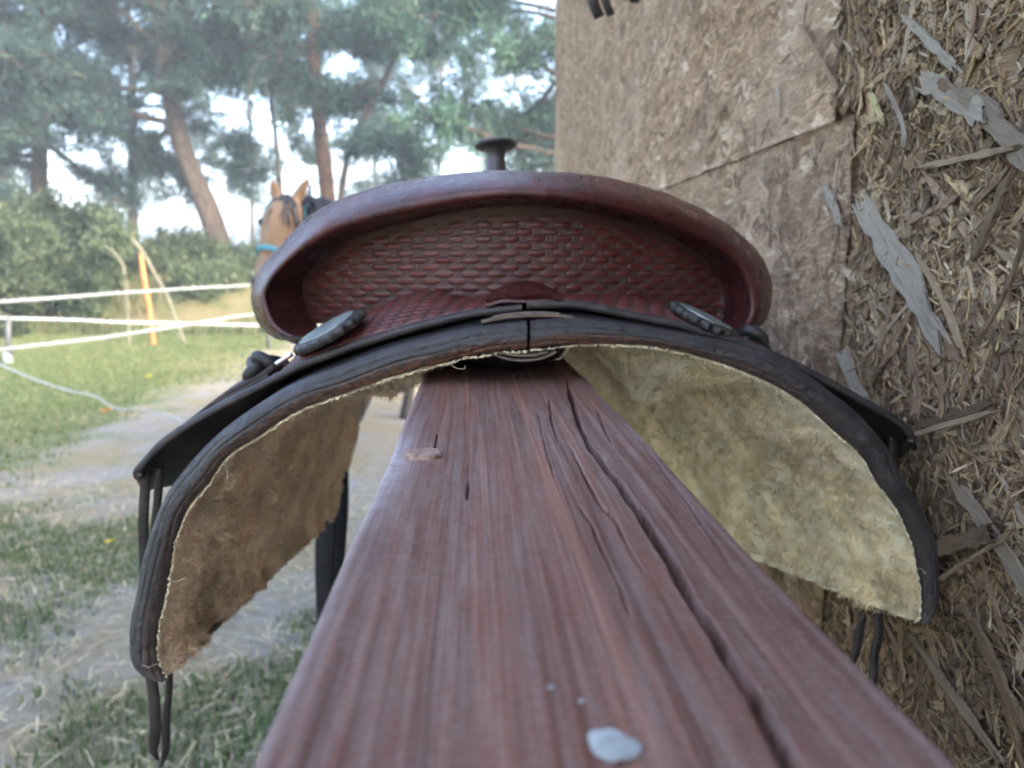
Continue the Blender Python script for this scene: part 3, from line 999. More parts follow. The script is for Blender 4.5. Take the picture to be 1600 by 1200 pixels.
CR = [([(886, 596), (893, 620), (905, 665), (925, 700), (960, 745), (1000, 800), (1040, 860), (1075, 925), (1115, 985), (1150, 1040), (1185, 1100), (1235, 1190), (1280, 1270)], 0.0014, 0.035),
      ([(858, 622), (862, 660), (872, 690)], 0.0005, 0.004), ([(905, 789), (927, 825), (950, 874), (965, 911), (985, 965)], 0.00042, 0.004),
      ([(893, 700), (916, 750), (942, 795), (955, 803), (976, 840), (1006, 892)], 0.00045, 0.004), ([(934, 642), (944, 670), (957, 694)], 0.00045, 0.004),
      ([(684, 678), (679, 702)], 0.0005, 0.004), ([(732, 752), (731, 778)], 0.0004, 0.003), ([(840, 645), (852, 700), (866, 745)], 0.0003, 0.002),
      ([(1010, 700), (1080, 790), (1150, 890)], 0.0003, 0.0015)]
for pl, hw, dp in CR:
    q = np.array([UZ(a, b, BZ) for a, b in pl])
    order = np.argsort(q[:, 1])
    q = q[order]
    cx = np.interp(yb, q[:, 1], q[:, 0]) + 0.0003 * vnoise(np.stack([yb * 90, yb * 0, yb * 0 + dp * 999], -1))
    u = (yb - q[0, 1]) / (q[-1, 1] - q[0, 1])
    taper = np.where((u > 0) & (u < 1), np.clip(np.minimum(u, 1 - u) * 6, 0, 1) ** 0.5, 0)
    if q[0, 1] < 0.11:
        taper = np.where(u < 0.5, np.where(u > 0, 1, 0), taper)
    ww = hw * (0.95 + 0.30 * vnoise(np.stack([yb * 40, yb * 0 + 3, yb * 0 + hw * 9999], -1))) * np.maximum(taper, 1e-4)
    dd = np.abs(G[..., 0] - cx[:, None])
    prof_g = np.clip((1.2 - dd / ww[:, None]) * 2.2, 0, 1)
    G[..., 2] -= np.where(topm, dp * prof_g * (taper[:, None] > 0.01), 0)
wearc = np.where(topm | True, worn * np.exp(-((G[..., 0] - (BX - BW / 2)) / 0.008) ** 2) + 0.35 * np.exp(-((G[..., 0] - (BX - BW / 2)) / 0.0025) ** 2) + 0.25 * np.exp(-((G[..., 0] - (BX + BW / 2)) / 0.003) ** 2), 0)
F = np.concatenate([gridF(len(yb), len(prof), wrap_j=True, flip=True)])
caps = [np.arange(len(prof))[None, :], (np.arange(len(prof))[::-1] + (len(yb) - 1) * len(prof))[None, :]]
obj('timber', mesh('timber', G, [F] + caps, M['beam'], True, np.clip(wearc, 0, 1).reshape(-1)), rail_t)
for yp in (1.55, 3.1, -0.28):
    zt = BZ - 0.1
    sec = np.array([[-.048, -.048], [.048, -.048], [.048, .048], [-.048, .048]])
    zz = np.linspace(-0.3, zt, 12)
    V = np.concatenate([np.column_stack([BX + sec[:, 0], yp + sec[:, 1], np.full(4, z)]) for z in zz])
    obj('post', mesh('post', V, [gridF(12, 4, wrap_j=True), np.array([[44, 45, 46, 47]])], M['beam'], False, np.zeros(len(V))), rail_t)
# the round plug at the left edge
kc = UZ(663, 711, BZ)
pr = [(0.0, 0.0012), (0.002, 0.0011), (0.0028, 0.0014), (0.0042, 0.0011), (0.0052, 0.0015), (0.0064, 0.0014), (0.0072, 0.0008), (0.0075, -0.004), (0.0, -0.004)]
V, F = lathe(pr, 40, kc + [0, 0, 0.0], (0.0, 0.0, 1), lambda th, k: 1 + 0.05 * np.sin(3 * th + 1) + 0.03 * np.sin(7 * th))
obj('knot', mesh('knot', V, F, M['knot'], True), rail_t, label='round loose knot standing proud of the rail')

# droppings, specks and a hair on the rail
def blob(name, c, rx, ry, h, seed, mat, **pr):
    th = np.linspace(0, 2 * np.pi, 28, endpoint=False)
    rr = np.array([0.0, 0.35, 0.7, 0.9, 1.0])
    hh = np.array([1.0, 0.95, 0.75, 0.45, 0.0])
    m = 1 + 0.35 * vnoise(np.stack([np.cos(th) * 1.6 + seed, np.sin(th) * 1.6, 0 * th], -1)) + 0.12 * vnoise(np.stack([np.cos(th) * 4 + seed, np.sin(th) * 4, 0 * th], -1))
    V = np.stack([c[0] + rx * rr[:, None] * m * np.cos(th), c[1] + ry * rr[:, None] * m * np.sin(th), c[2] + h * hh[:, None] + 0 * th], -1)
    V[..., 2] += 0.25 * h * vnoise(V * 900)
    return obj(name, mesh(name, V, gridF(5, 28, wrap_j=True), mat, True), **pr)


blob('bird_dropping', UZ(962, 1163, BZ + 0.0003), 0.0042, 0.0040, 0.0004, 5.1, M['dropping'], label='large whitish bird dropping at the near end of the rail', category='bird dropping')
for i, (a, b, r, lab) in enumerate([(861, 1075, 0.0005, 'small white speck on the rail, left of its twin'), (909, 1096, 0.0005, 'small white speck on the rail nearest the large dropping')]):
    blob('paint_speck', UZ(a, b, BZ + 0.0002), r * 1.2, r, 0.00035, 7 + i, M['dropping'], label=lab, category='speck', group='pale specks on the rail')
hp = np.array([UZ(a, b, BZ + 0.001) for a, b in [(1188, 1085), (1200, 1082), (1212, 1092), (1216, 1110), (1212, 1135), (1208, 1142)]])
V, F = tube(spline(hp, 24), 0.00022, 5)
obj('animal_hair', mesh('animal_hair', V, F, M['tan'], True), label='curled pale hair lying across the long crack of the rail', category='hair')

# ------------------------------------------------------------------ the saddle
YR = 0.47                                   # rear rim of the skirts
saddle = thing('saddle', (BX + 0.015, 0.78, BZ), 'western saddle in dark oxblood leather with fleece lining on the timber rail', 'saddle')

RIM = [  # outer edge of the binding, inner edge of the binding, from the left tip over the top to the right tip
    (262, 1057, 258, 1056), (230, 1054, 256, 1050), (208, 1036, 247, 1030), (203, 1002, 245, 1005), (205, 965, 250, 965), (213, 930, 260, 925),
    (222, 880, 267, 885), (238, 825, 274, 845), (262, 770, 292, 797), (301, 718, 324, 757), (345, 674, 357, 712), (389, 641, 408, 679),
    (449, 604, 466, 641), (524, 573, 545, 612), (593, 547, 610, 589), (656, 529, 672, 572), (739, 509, 745, 554), (825, 500, 825, 545),
    (895, 495, 893, 538), (981, 505, 975, 538), (1067, 520, 1045, 545), (1154, 538, 1125, 567), (1205, 553, 1170, 584), (1250, 578, 1215, 605),
    (1301, 615, 1260, 635), (1341, 647, 1305, 675), (1384, 698, 1345, 712), (1410, 749, 1372, 757), (1439, 793, 1400, 795), (1459, 838, 1425, 850),
    (1466, 880, 1436, 905), (1465, 922, 1439, 945), (1456, 952, 1436, 962), (1442, 965, 1432, 970)]
RIM = np.array(RIM, float)
XC = U(825, 520, YR)[0]
CENTRE = np.array([XC, 0, H - 0.34])


def build_skirt(rows, side, label, fmat, seed):
    part = obj('skirt', None, saddle) if False else None
    d = np.r_[0, np.cumsum(np.linalg.norm(np.diff(rows[:, :2], axis=0), axis=1))]
    N = 420
    q = np.linspace(0, d[-1], N)
    c = spline_at(rows, d, q)
    O = np.array([U(a, b, YR + 0.004) for a, b in c[:, :2]])
    I = np.array([U(a, b, YR) for a, b in c[:, 2:]])
    u = q / d[-1]
    a = (1 - u) if side < 0 else u          # 0 at the centre seam, 1 at the tip
    # ---- outer leather: from the rim forward
    S = np.linspace(0, 1, 26)
    L = 0.60 - 0.13 * np.clip((a - 0.72) / 0.28, 0, 1) ** 2
    wgt = sstep(0.15, 0.9, a)

    def fwd(base, s, lng):
        P = base.copy()
        P[:, 1] += s * lng
        wi = sstep(0.05, 0.55, a)
        P[:, 0] += -side * ((0.024 * wgt) if side < 0 else 0.085 * wi) * s
        P[:, 2] += -(0.052 if side < 0 else 0.085) * wgt * s
        return P

    out = np.stack([fwd(O, s, L) for s in S], 1)
    hump = 0.014 * np.sin(np.pi * np.clip(S, 0, 1))[None, :] * (1 - wgt)[:, None]
    out[..., 2] += hump
    # ---- lining side: bars bulge down on both sides of the gullet, the gullet sits on the rail
    S2 = np.r_[0, 0.012, 0.03, np.linspace(0.05, 1, 90)]
    inn = np.stack([fwd(I, s, L - 0.006) for s in S2], 1)
    dirn = CENTRE[None, None, :] - inn
    dirn[..., 1] = 0
    dirn /= np.linalg.norm(dirn, axis=-1, keepdims=True)
    A = a[:, None]
    s2 = S2[None, :]
    b = 0.026 * np.exp(-((A - 0.27) / 0.12) ** 2) * sstep(0.02, 0.22, s2) * (1 - 0.5 * sstep(0.75, 1.0, s2))
    if side > 0:
        b = b + 0.032 * np.exp(-((A - 0.37) / 0.09) ** 2) * np.exp(-((s2 - 0.18) / 0.11) ** 2)
        b = b - 0.010 * np.exp(-((A - 0.505) / 0.022) ** 2) * np.exp(-((s2 - 0.16) / 0.06) ** 2)
    b = b + 0.006 * np.exp(-((A - 0.75) / 0.2) ** 2) * sstep(0.0, 0.15, s2)
    nz = fbm(inn * 55 + seed, 3)
    nz2 = fbm(inn * 190 + seed, 3)
    b = b + (0.0036 * nz + 0.0015 * nz2) * sstep(0.0, 0.03, s2)
    inn = inn + dirn * b[..., None]
    # gullet: no part of the lining may sink into the rail
    over = (np.abs(inn[..., 0] - BX) < BW / 2 + 0.004)
    drop = 0.020 * np.exp(-(A / 0.12) ** 2) * sstep(0.0, 0.14, s2)
    inn[..., 2] -= drop
    inn[..., 2] = np.where(over, np.maximum(inn[..., 2], BZ + 0.001), inn[..., 2])
    ni, nj = out.shape[:2]
    sk = obj('skirt', None, saddle) if False else None
    Vo, Fo = slab(out, 0.004)
    # orient: outer normal should point away from CENTRE
    nrm = normals(out)
    if ((out - CENTRE) * nrm)[..., [0, 2]].sum(-1).mean() < 0:
        Vo, Fo = slab(out[::-1], 0.004)
    sk = obj('skirt', mesh('skirt', Vo, Fo, M['dark'], True), saddle, label=label)
    # ---- binding: rounded lip from the outer edge to the fleece edge
    K = 30
    v = np.linspace(0, 1, K)
    lip = O[:, None, :] * (1 - v)[None, :, None] + I[:, None, :] * v[None, :, None]
    lip[..., 1] += -0.0075 * np.sin(np.pi * np.clip(v, 0, 1)) ** 0.6
    nn = normals(lip)
    if nn[..., 1].mean() > 0:
        nn = -nn
    arc = q[:, None] * 0.00039
    wav = 0.05 * vnoise(np.stack([arc * 30 + 0 * v[None], 0 * arc + 0 * v[None], 0 * arc + 1 + 0 * v[None]], -1))
    gro = 0
    for k, (pos, dep) in enumerate([(0.30, 0.0016), (0.55, 0.0013), (0.80, 0.0008)]):
        act = sstep(-0.5, 0.2, vnoise(np.stack([arc * 14 + 0 * v[None], 0 * arc + k * 7 + 0 * v[None], 0 * arc + seed + 0 * v[None]], -1)))
        gro = gro + dep * act * np.exp(-((v[None] + wav * (1 + 0.3 * k) - pos) / 0.026) ** 2)
    crs = fbm(np.stack([lip[..., 0] * 260, lip[..., 2] * 260, v[None] * 6 + 0 * arc], -1), 3)
    fade = np.minimum(1, np.minimum(v, 1 - v) * 12)[None]
    lip = lip + nn * ((0.0004 * crs - gro) * fade)[..., None]
    lowb = sstep(0.45, 0.95, v)[None] * (0.35 + 0.65 * sstep(-0.2, 0.4, vnoise(np.stack([arc * 9 + 0 * v[None], 0 * arc + 0 * v[None], 0 * arc + 40 + seed + 0 * v[None]], -1)))) * (1 - 0.85 * sstep(0.35, 0.7, a))[:, None]
    # rolled back edges give the lip thickness
    back0 = O + [0, 0.012, 0]
    back1 = I + [0, 0.010, 0]
    lip = np.concatenate([back0[:, None], lip, back1[:, None]], 1)
    lc = np.concatenate([0 * lowb[:, :1], lowb, lowb[:, -1:]], 1)
    Fl = gridF(*lip.shape[:2], flip=bool(np.cross(lip[1, 5] - lip[0, 5], lip[0, 6] - lip[0, 5])[1] > 0))
    endc = [(np.arange(K + 2))[None, :], ((N - 1) * (K + 2) + np.arange(K + 2))[None, :]]
    lpm = mesh('binding', lip, [Fl] + endc, M['bind'], True, lc.reshape(-1))
    obj('binding', lpm, sk)
    # ---- lining
    inn[:, 0] = I + [0, 0.001, 0]
    di = ((inn - CENTRE) * normals(inn))[..., [0, 2]].sum(-1).mean()
    patchy = 0.80 + 0.30 * sstep(-0.6, 0.8, fbm(inn * 30 + seed * 2, 3))
    tint = np.stack([patchy, patchy * (1 - 0.06 * sstep(0, 0.6, nz)), patchy * (1 - 0.16 * sstep(0, 0.6, nz))], -1)
    cut = int((0.13 if side < 0 else 0.085) * (N - 1))
    rowsF, rowsG = (slice(0, N - cut), slice(N - cut - 1, N)) if side < 0 else (slice(cut, N), slice(0, cut + 1))
    part_f, part_g = inn[rowsF], inn[rowsG]
    obj('fleece_lining', mesh('fleece_lining', part_f, gridF(*part_f.shape[:2], flip=bool(di > 0)), fmat, True, tint[rowsF].reshape(-1, 3)), sk)
    obj('gullet', mesh('gullet', part_g, gridF(*part_g.shape[:2], flip=bool(di > 0)), M['dark'], True), sk)  # dark tree underside; its near-black colour also paints in shade under the arch
    # ---- wool fibres standing out of the lining
    g = rng(seed)
    nrmi = normals(inn)
    if di > 0:
        nrmi = -nrmi
    nlock, per = 9500, 8
    nf = nlock * per
    lk = np.repeat(np.arange(nlock), per)
    amin = 0.14 if side < 0 else 0.09
    ua = g.uniform(amin, 1.0, nlock)
    fi = np.clip(((1 - ua) if side < 0 else ua)[lk] * (N - 2) + g.normal(0, 1.2, nf), 0, N - 2.001)
    sfrac = np.clip((g.uniform(0, 1, nlock) ** 1.6)[lk] + g.normal(0, 0.004, nf), 0, 0.999)
    fj = np.interp(sfrac, S2, np.arange(len(S2)))
    fj = np.clip(fj, 0, len(S2) - 2.001)
    i0, j0 = fi.astype(int), fj.astype(int)
    fa, fb = (fi - i0)[:, None], (fj - j0)[:, None]
    P0 = (inn[i0, j0] * (1 - fa) + inn[i0 + 1, j0] * fa) * (1 - fb) + (inn[i0, j0 + 1] * (1 - fa) + inn[i0 + 1, j0 + 1] * fa) * fb
    N0 = nrmi[i0, j0]
    T0 = inn[i0 + 1, j0] - inn[i0, j0]
    T0 /= np.maximum(np.linalg.norm(T0, axis=1, keepdims=True), 1e-9)
    if side < 0:
        T0 = -T0                            # combed towards the tip
    clump = g.uniform(0.1, 0.7, nlock)[lk]
    dv = N0 * clump[:, None] + T0 * g.uniform(0.1, 1.0, nlock)[lk][:, None] + g.normal(0, 0.42, (nlock, 3))[lk] + g.normal(0, 0.22, (nf, 3))
    dv[:, 1] += 0.10
    dv /= np.linalg.norm(dv, axis=1, keepdims=True)
    near = np.clip(sfrac * 18, 0.35, 1.0)
    ln = (g.uniform(0.003, 0.0080, nlock)[lk] * near)[:, None] * (0.50 if side < 0 else 0.75)
    sd = np.cross(dv, g.normal(0, 1, (nf, 3)))
    sd /= np.linalg.norm(sd, axis=1, keepdims=True)
    bend = (g.normal(0, 0.6, (nlock, 3))[lk] + g.normal(0, 0.2, (nf, 3))) * ln
    wd = sd * g.uniform(0.00018, 0.00034, nf)[:, None]
    p1 = P0 + dv * ln * 0.55 + bend * 0.25
    p2 = P0 + dv * ln + bend
    V = np.stack([P0 - wd, P0 + wd, p1 + wd, p1 - wd, p2], 1).reshape(-1, 3)
    keepok = ~((np.abs(p2[:, 0] - BX) < BW / 2 + 0.002) & (p2[:, 2] < BZ + 0.001))
    pc = ((0.80 + 0.42 * g.random(nlock)) if side < 0 else (0.84 + 0.34 * g.random(nlock)))[lk] * (0.92 + 0.16 * g.random(nf)) * (0.86 + 0.26 * sstep(-0.6, 0.8, fbm(P0 * 30 + seed * 2, 3)))
    o5 = (np.arange(nf)[keepok] * 5)[:, None]
    cc = np.stack([pc, pc * 0.97, pc * 0.93], -1)
    obj('fleece_fibres', mesh('fleece_fibres', V, [o5 + np.array([[0, 1, 2, 3]]), o5 + np.array([[3, 2, 4]])], M['fibreL' if side < 0 else 'fibreR'], True, np.repeat(cc, 5, 0)), sk, kind='stuff')
    # ---- pale selvedge of the fleece along the binding
    e = I + dirn[:, 1] * 0.0012
    e[:, 1] -= 0.0012
    e = e + 0.0006 * np.stack([vnoise(np.stack([q * 0.25, q * 0, q * 0 + k], -1)) for k in range(3)], -1)
    rr = 0.0008 * (1 + 0.6 * vnoise(np.stack([q * 0.35, q * 0, q * 0 + 9], -1))) * (0.45 + 0.55 * sstep(-0.45, 0.25, vnoise(np.stack([q * 0.02, q * 0, q * 0 + 5], -1))))
    ee = np.repeat(e, 1, 0)
    V, F = tube(ee, rr, 7, up=(0, 1, 0))
    V = V + 0.0006 * np.stack([vnoise(V * 1300 + k) for k in range(3)], -1)
    obj('selvedge', mesh('selvedge', V, F, M['yarn'], True), sk)
    # loose threads
    for k in range(6):
        i = int(g.uniform(0.05, 0.95) * (N - 1))
        p = [e[i]]
        dd = dirn[i, 1] * 0.6 + g.normal(0, 0.7, 3)
        for m in range(6):
            dd = dd + g.normal(0, 0.55, 3)
            p.append(p[-1] + dd / np.linalg.norm(dd) * 0.0022)
        p = np.array(p)
        p[:, 1] = np.minimum(p[:, 1], YR - 0.002)
        V, F = tube(spline(p, 18), 0.00018, 4)
        obj('loose_thread', mesh('loose_thread', V, F, M['yarn'], True), sk)
    return sk, O, I, out


skL, OL, IL, outL = build_skirt(RIM[:18] - np.r_[[[0] * 4] * 17, [[2, 0, 2, 0]]], -1, 'left skirt with brown soiled fleece under it', M['fleeceL'], 61)
skR, OR_, IR, outR = build_skirt(RIM[17:] + np.r_[[[2, 0, 2, 0]], [[0] * 4] * 16], 1, 'right skirt with cream fleece under it', M['fleeceR'], 71)

# leather laces that tie the two skirts at the centre
for nm, pts, wdt, th in [('lace', [(752, 503), (790, 495), (835, 492), (870, 493), (897, 496)], 0.008, 0.0013), ('lace', [(770, 496), (800, 491), (840, 489), (875, 491)], 0.007, 0.0012), ('lace', [(768, 551), (795, 559), (820, 561), (845, 558), (868, 548)], 0.010, 0.0012), ('lace', [(780, 549), (805, 553), (832, 553), (855, 548)], 0.010, 0.0012)]:
    p = np.array([U(a, b, YR + (0.006 if b < 520 else 0.002)) for a, b in pts])
    V, F = ribbon(spline(p, 24), wdt, th, (0, 1, 0.1))
    obj(nm, mesh(nm, V, F, M['tan'], True), saddle)

# ------------------------------------------------------------------ tooled relief
def weave(u, v, pu=0.0205, pv=0.0052):
    "basket tooling: rows of raised pads, half-offset; returns height 0..1"
    r = np.floor(v / pv)
    fv = v / pv - r - 0.5
    fu = (u / pu + 0.5 * (r % 2)) % 1.0 - 0.5
    lens = (np.abs(fu) / 0.335) ** 2.6 + (np.abs(fv) / 0.50) ** 2.2
    pad = np.clip(1 - lens, 0, 1) ** 0.55
    ribs = 0.26 * (np.abs(np.abs(fu) - 0.43) < 0.022) * (np.abs(fv) < 0.42)
    return np.maximum(pad, ribs)


# ------------------------------------------------------------------ rear jockeys
def build_jockey(J, K1, side, label):
    J, K1 = np.array(J, float), np.array(K1, float)
    both = np.concatenate([J, K1], 1)
    d = np.r_[0, np.cumsum(np.linalg.norm(np.diff(J, axis=0), axis=1))]
    N = 520
    q = np.linspace(0, d[-1], N)
    c = spline_at(both, d, q)
    a = 1 - q / d[-1] if side < 0 else q / d[-1]
    E = np.array([U(x, y, 0.487) for x, y in c[:, :2]])
    K = np.array([U(x, y, 0.545) for x, y in c[:, 2:]])
    tipw = sstep(0.45, 0.75, a)[:, None]
    R2 = K + np.array([0, 0.03, -0.004]) * (1 - tipw) + np.array([-side * 0.002, 0.05, -0.004]) * tipw
    R3 = R2 + np.array([0, 0.03, -0.002]) * (1 - tipw) + np.array([-side * 0.004, 0.12, -0.010]) * tipw
    nv = 120
    tv = np.r_[np.linspace(0, 0.62, nv - 20), np.linspace(0.64, 1, 20)]
    keys = np.stack([E, K, R2, R3], 1)
    kk = np.array([0.0, 0.6, 0.82, 1.0])
    G = np.zeros((N, nv, 3))
    tg = np.zeros_like(keys)
    tg[:, 1] = (keys[:, 2] - keys[:, 0]) / (kk[2] - kk[0])
    tg[:, 2] = (keys[:, 3] - keys[:, 1]) / (kk[3] - kk[1])
    tg[:, 0] = (keys[:, 1] - keys[:, 0]) / (kk[1] - kk[0]) * 0.9
    tg[:, 3] = (keys[:, 3] - keys[:, 2]) / (kk[3] - kk[2])
    for j, t in enumerate(tv):
        m = min(np.searchsorted(kk, t, side='right') - 1, 2)
        h = kk[m + 1] - kk[m]
        f = (t - kk[m]) / h
        G[:, j] = (2 * f**3 - 3 * f**2 + 1) * keys[:, m] + (f**3 - 2 * f**2 + f) * h * tg[:, m] + (-2 * f**3 + 3 * f**2) * keys[:, m + 1] + (f**3 - f**2) * h * tg[:, m + 1]
    n = normals(G)
    if n[:, : nv // 2, 2].mean() < 0:
        n = -n
    # rounded tip outline
    su = np.r_[0, np.cumsum(np.linalg.norm(np.diff(G[:, 30], axis=0), axis=1))][:, None]
    sv = np.cumsum(np.concatenate([np.zeros((N, 1)), np.linalg.norm(np.diff(G, axis=1), axis=2)], 1), 1)
    w1 = weave(su * 0.82 + sv * 0.9, sv * 0.9 - su * 0.25, 0.013, 0.0052)
    border = sstep(0.004, 0.0065, sv) * (1 - sstep(0.60, 0.66, tv))[None]
    ctr = sstep(0.012, 0.02, np.abs(G[..., 0] - XC))
    bead = np.exp(-((sv - 0.0045) / 0.0007) ** 2)
    hgt = 0.0011 * w1 * border * ctr - 0.0008 * bead
    top = G + n * (hgt + 0.0)[..., None]
    thick = 0.0052
    bot = G - n * thick
    # edge profile: rounded nose between top and bottom rows
    V = [top.reshape(-1, 3), bot.reshape(-1, 3)]
    m = N * nv
    ft = gridF(N, nv)
    up = np.cross(G[1, 0] - G[0, 0], G[0, 1] - G[0, 0])[2] > 0
    F = [ft if up else ft[:, ::-1], (gridF(N, nv, flip=True) if up else gridF(N, nv)) + m]
    ne = 7
    fr = np.linspace(0, np.pi, ne)
    mid = (top[:, 0] + bot[:, 0]) / 2
    ax = (top[:, 0] - bot[:, 0]) / 2
    outd = G[:, 0] - G[:, 2]
    outd /= np.linalg.norm(outd, axis=1, keepdims=True)
    nose = mid[:, None] + ax[:, None] * np.cos(fr)[None, :, None] + outd[:, None] * (np.sin(fr) * 0.0022)[None, :, None]
    nose = nose + 0.00015 * np.stack([vnoise(nose * 700 + k) for k in range(3)], -1)
    V.append(nose.reshape(-1, 3))
    fe = gridF(N, ne, flip=up) + 2 * m
    F.append(fe)
    tipi = 0 if side < 0 else N - 1
    # close tip, seam and inner end
    for i in (0, N - 1):
        idx = np.arange(nv) + i * nv
        qf = np.stack([idx[:-1], idx[1:], idx[1:] + m, idx[:-1] + m], -1)
        F.append(qf)
    V = np.concatenate(V)
    col = np.zeros((len(V), 3))
    col[:m, 0] = np.clip(w1 * border * ctr, 0, 1).reshape(-1)
    col[:m, 1] = 0.9
    redz = m
    me = mesh('rear_jockey', V, np.concatenate(F), M['red'], True, col)
    me.materials.append(M['dark'])
    cen = np.zeros(len(me.polygons) * 3, np.float32)
    idx = np.zeros(len(me.polygons), np.int32)
    nt = len(ft)
    idx[nt:] = 1
    me.polygons.foreach_set('material_index', idx)
    o = obj('rear_jockey', me, saddle, label=label)
    return o, G, n


JL = [(218, 748), (211, 745), (207, 739), (211, 730), (222, 717), (249, 688), (290, 660), (345, 628), (400, 600), (460, 569), (505, 552), (552, 535), (595, 522), (639, 509), (680, 498), (725, 487), (770, 480), (815, 475)]
KL = [(229, 757), (229, 756), (231, 755), (236, 753), (243, 751), (265, 747), (310, 727), (356, 700), (412, 640), (472, 548), (530, 502), (585, 484), (620, 468), (660, 456), (695, 458), (727, 467), (770, 463), (815, 457)]
JR = [(823, 471), (895, 470), (940, 477), (981, 486), (1030, 496), (1067, 503), (1110, 516), (1154, 528), (1205, 547), (1250, 567), (1300, 593), (1350, 621), (1400, 650), (1422, 668), (1430, 681), (1431, 688), (1428, 694)]
KR = [(823, 456), (880, 460), (925, 462), (965, 460), (1005, 466), (1040, 474), (1085, 490), (1125, 514), (1180, 556), (1235, 592), (1285, 630), (1330, 665), (1370, 697), (1395, 700), (1400, 702), (1404, 703), (1408, 704)]
jL, GL, nL = build_jockey(JL, KL, -1, 'left rear jockey, basket tooled, ending in a dark tip')
jR, GR, nR = build_jockey(JR, KR, 1, 'right rear jockey, basket tooled, ending in a dark tip')

# wedge of plum-coloured leather over the centre seam
cu = np.linspace(-1, 1, 61)
cv = np.linspace(0, 1, 25)
CUu, CVv = np.meshgrid(cu, cv, indexing='ij')
base = np.zeros(CUu.shape + (3,))
for i in range(61):
    for j in range(25):
        pxx = 820 + 62 * CUu[i, j]
        half = 1 - abs(CUu[i, j]) ** 2.2
        pyy = 471 - (24 * half + 1.5) * CVv[i, j]
        base[i, j] = U(pxx, pyy, 0.486 + 0.05 * CVv[i, j])
nb = normals(base)
if nb[..., 2].mean() < 0:
    nb = -nb
rid = 0.0006 * np.sin(CVv * 34 + 6 * CUu ** 2) + 0.0018 * (1 - CUu ** 2)
base = base + nb * (rid + 0.001)[..., None]
V, F = slab(base, 0.0035, nb)
cc = np.zeros((len(V), 3))
cc[:, 0] = 1.0
obj('seam_cover', mesh('seam_cover', V, F, M['red'], True, cc), saddle)

# ------------------------------------------------------------------ cantle with rolled rim
CAN = np.array([  # crown, lip, root
    (470, 530, 470, 526, 490, 522), (435, 531, 452, 521, 498, 518), (412, 516, 434, 508, 488, 505), (399, 497, 424, 490, 480, 490), (392, 468, 417, 462, 473, 458), (397, 440, 425, 443, 473, 443), (408, 417, 440, 424, 480, 430),
    (435, 387, 470, 396, 500, 407), (480, 340, 517, 367, 537, 379), (540, 307, 573, 348, 588, 360), (610, 287, 638, 332, 647, 345), (690, 273, 710, 318, 715, 330), (775, 267, 780, 310, 781, 322),
    (862, 268, 860, 311, 858, 323), (945, 277, 932, 321, 926, 333), (1030, 299, 994, 336, 985, 347), (1095, 326, 1050, 354, 1040, 366), (1150, 360, 1100, 378, 1084, 391), (1190, 400, 1141, 405, 1112, 414),
    (1206, 440, 1163, 440, 1126, 443), (1207, 465, 1170, 468, 1131, 470), (1202, 490, 1170, 490, 1130, 492), (1186, 512, 1160, 508, 1124, 508), (1160, 529, 1148, 520, 1112, 518), (1130, 530, 1130, 524, 1105, 520)], float)
NT_ = 640
dC = np.r_[0, np.cumsum(np.linalg.norm(np.diff(CAN[:, :2], axis=0), axis=1))]
qc = np.linspace(0, dC[-1], NT_)
cc = spline_at(CAN, dC, qc)
XM = U(805, 400, 0.55)[0]


def ycrown(px):
    return 0.546 + 0.052 * ((px - 803) / 405.0) ** 2


yc = ycrown(cc[:, 0])
Cw = np.array([U(a, b, y) for a, b, y in zip(cc[:, 0], cc[:, 1], yc)])
mixp = lambda f: cc[:, 0:2] * (1 - f) + cc[:, 2:4] * f
F1 = np.array([U(p[0], p[1], y) for p, y in zip(mixp(0.30), yc - 0.032)])
F2 = np.array([U(p[0], p[1], y) for p, y in zip(mixp(0.66), yc - 0.046)])
F3 = np.array([U(p[0], p[1], y) for p, y in zip(mixp(0.93), yc - 0.047)])
Lw = np.array([U(p[0], p[1], y) for p, y in zip(mixp(1.03), yc - 0.040)])
Kw = np.array([U(p[0], p[1], y) for p, y in zip(cc[:, 4:6], yc + 0.000)])
Bx = 803 + (cc[:, 4] - 803) * 0.97
By = np.maximum(cc[:, 5] + 6, 505 + 0 * cc[:, 5])
Bw = np.array([U(a, b, y) for a, b, y in zip(Bx, By, yc + 0.006)])
Cb = Cw + np.array([0, 0.022, 0])
Cb[:, 2] -= 0.0015
inward = np.stack([XM - Cw[:, 0], 0 * Cw[:, 0], 0 * Cw[:, 0]], -1)
Sw = Cw + inward * 0.10 + np.array([0, 0.060, -0.022])
# roll strip
keys = np.stack([Sw, Cb, Cw, F1, F2, F3, Lw, Kw], 1)
nr = 46
roll = np.zeros((NT_, nr, 3))
for i in range(NT_):
    roll[i] = spline(keys[i], nr)
roll = roll + 0.0006 * normals(roll) * fbm(roll * 60, 2)[..., None]
# tooling lines along the top of the roll
can = thing if False else None
cm = np.zeros((NT_ * nr, 3))
cm[:, 0] = 1
fl = np.cross(roll[320, 20] - roll[319, 20], roll[319, 21] - roll[319, 20])[1] > 0
Fr = gridF(NT_, nr, flip=bool(fl))
cantle = obj('cantle', mesh('cantle', roll, Fr, M['red'], True, cm), saddle, label='cantle with a smooth rolled rim')
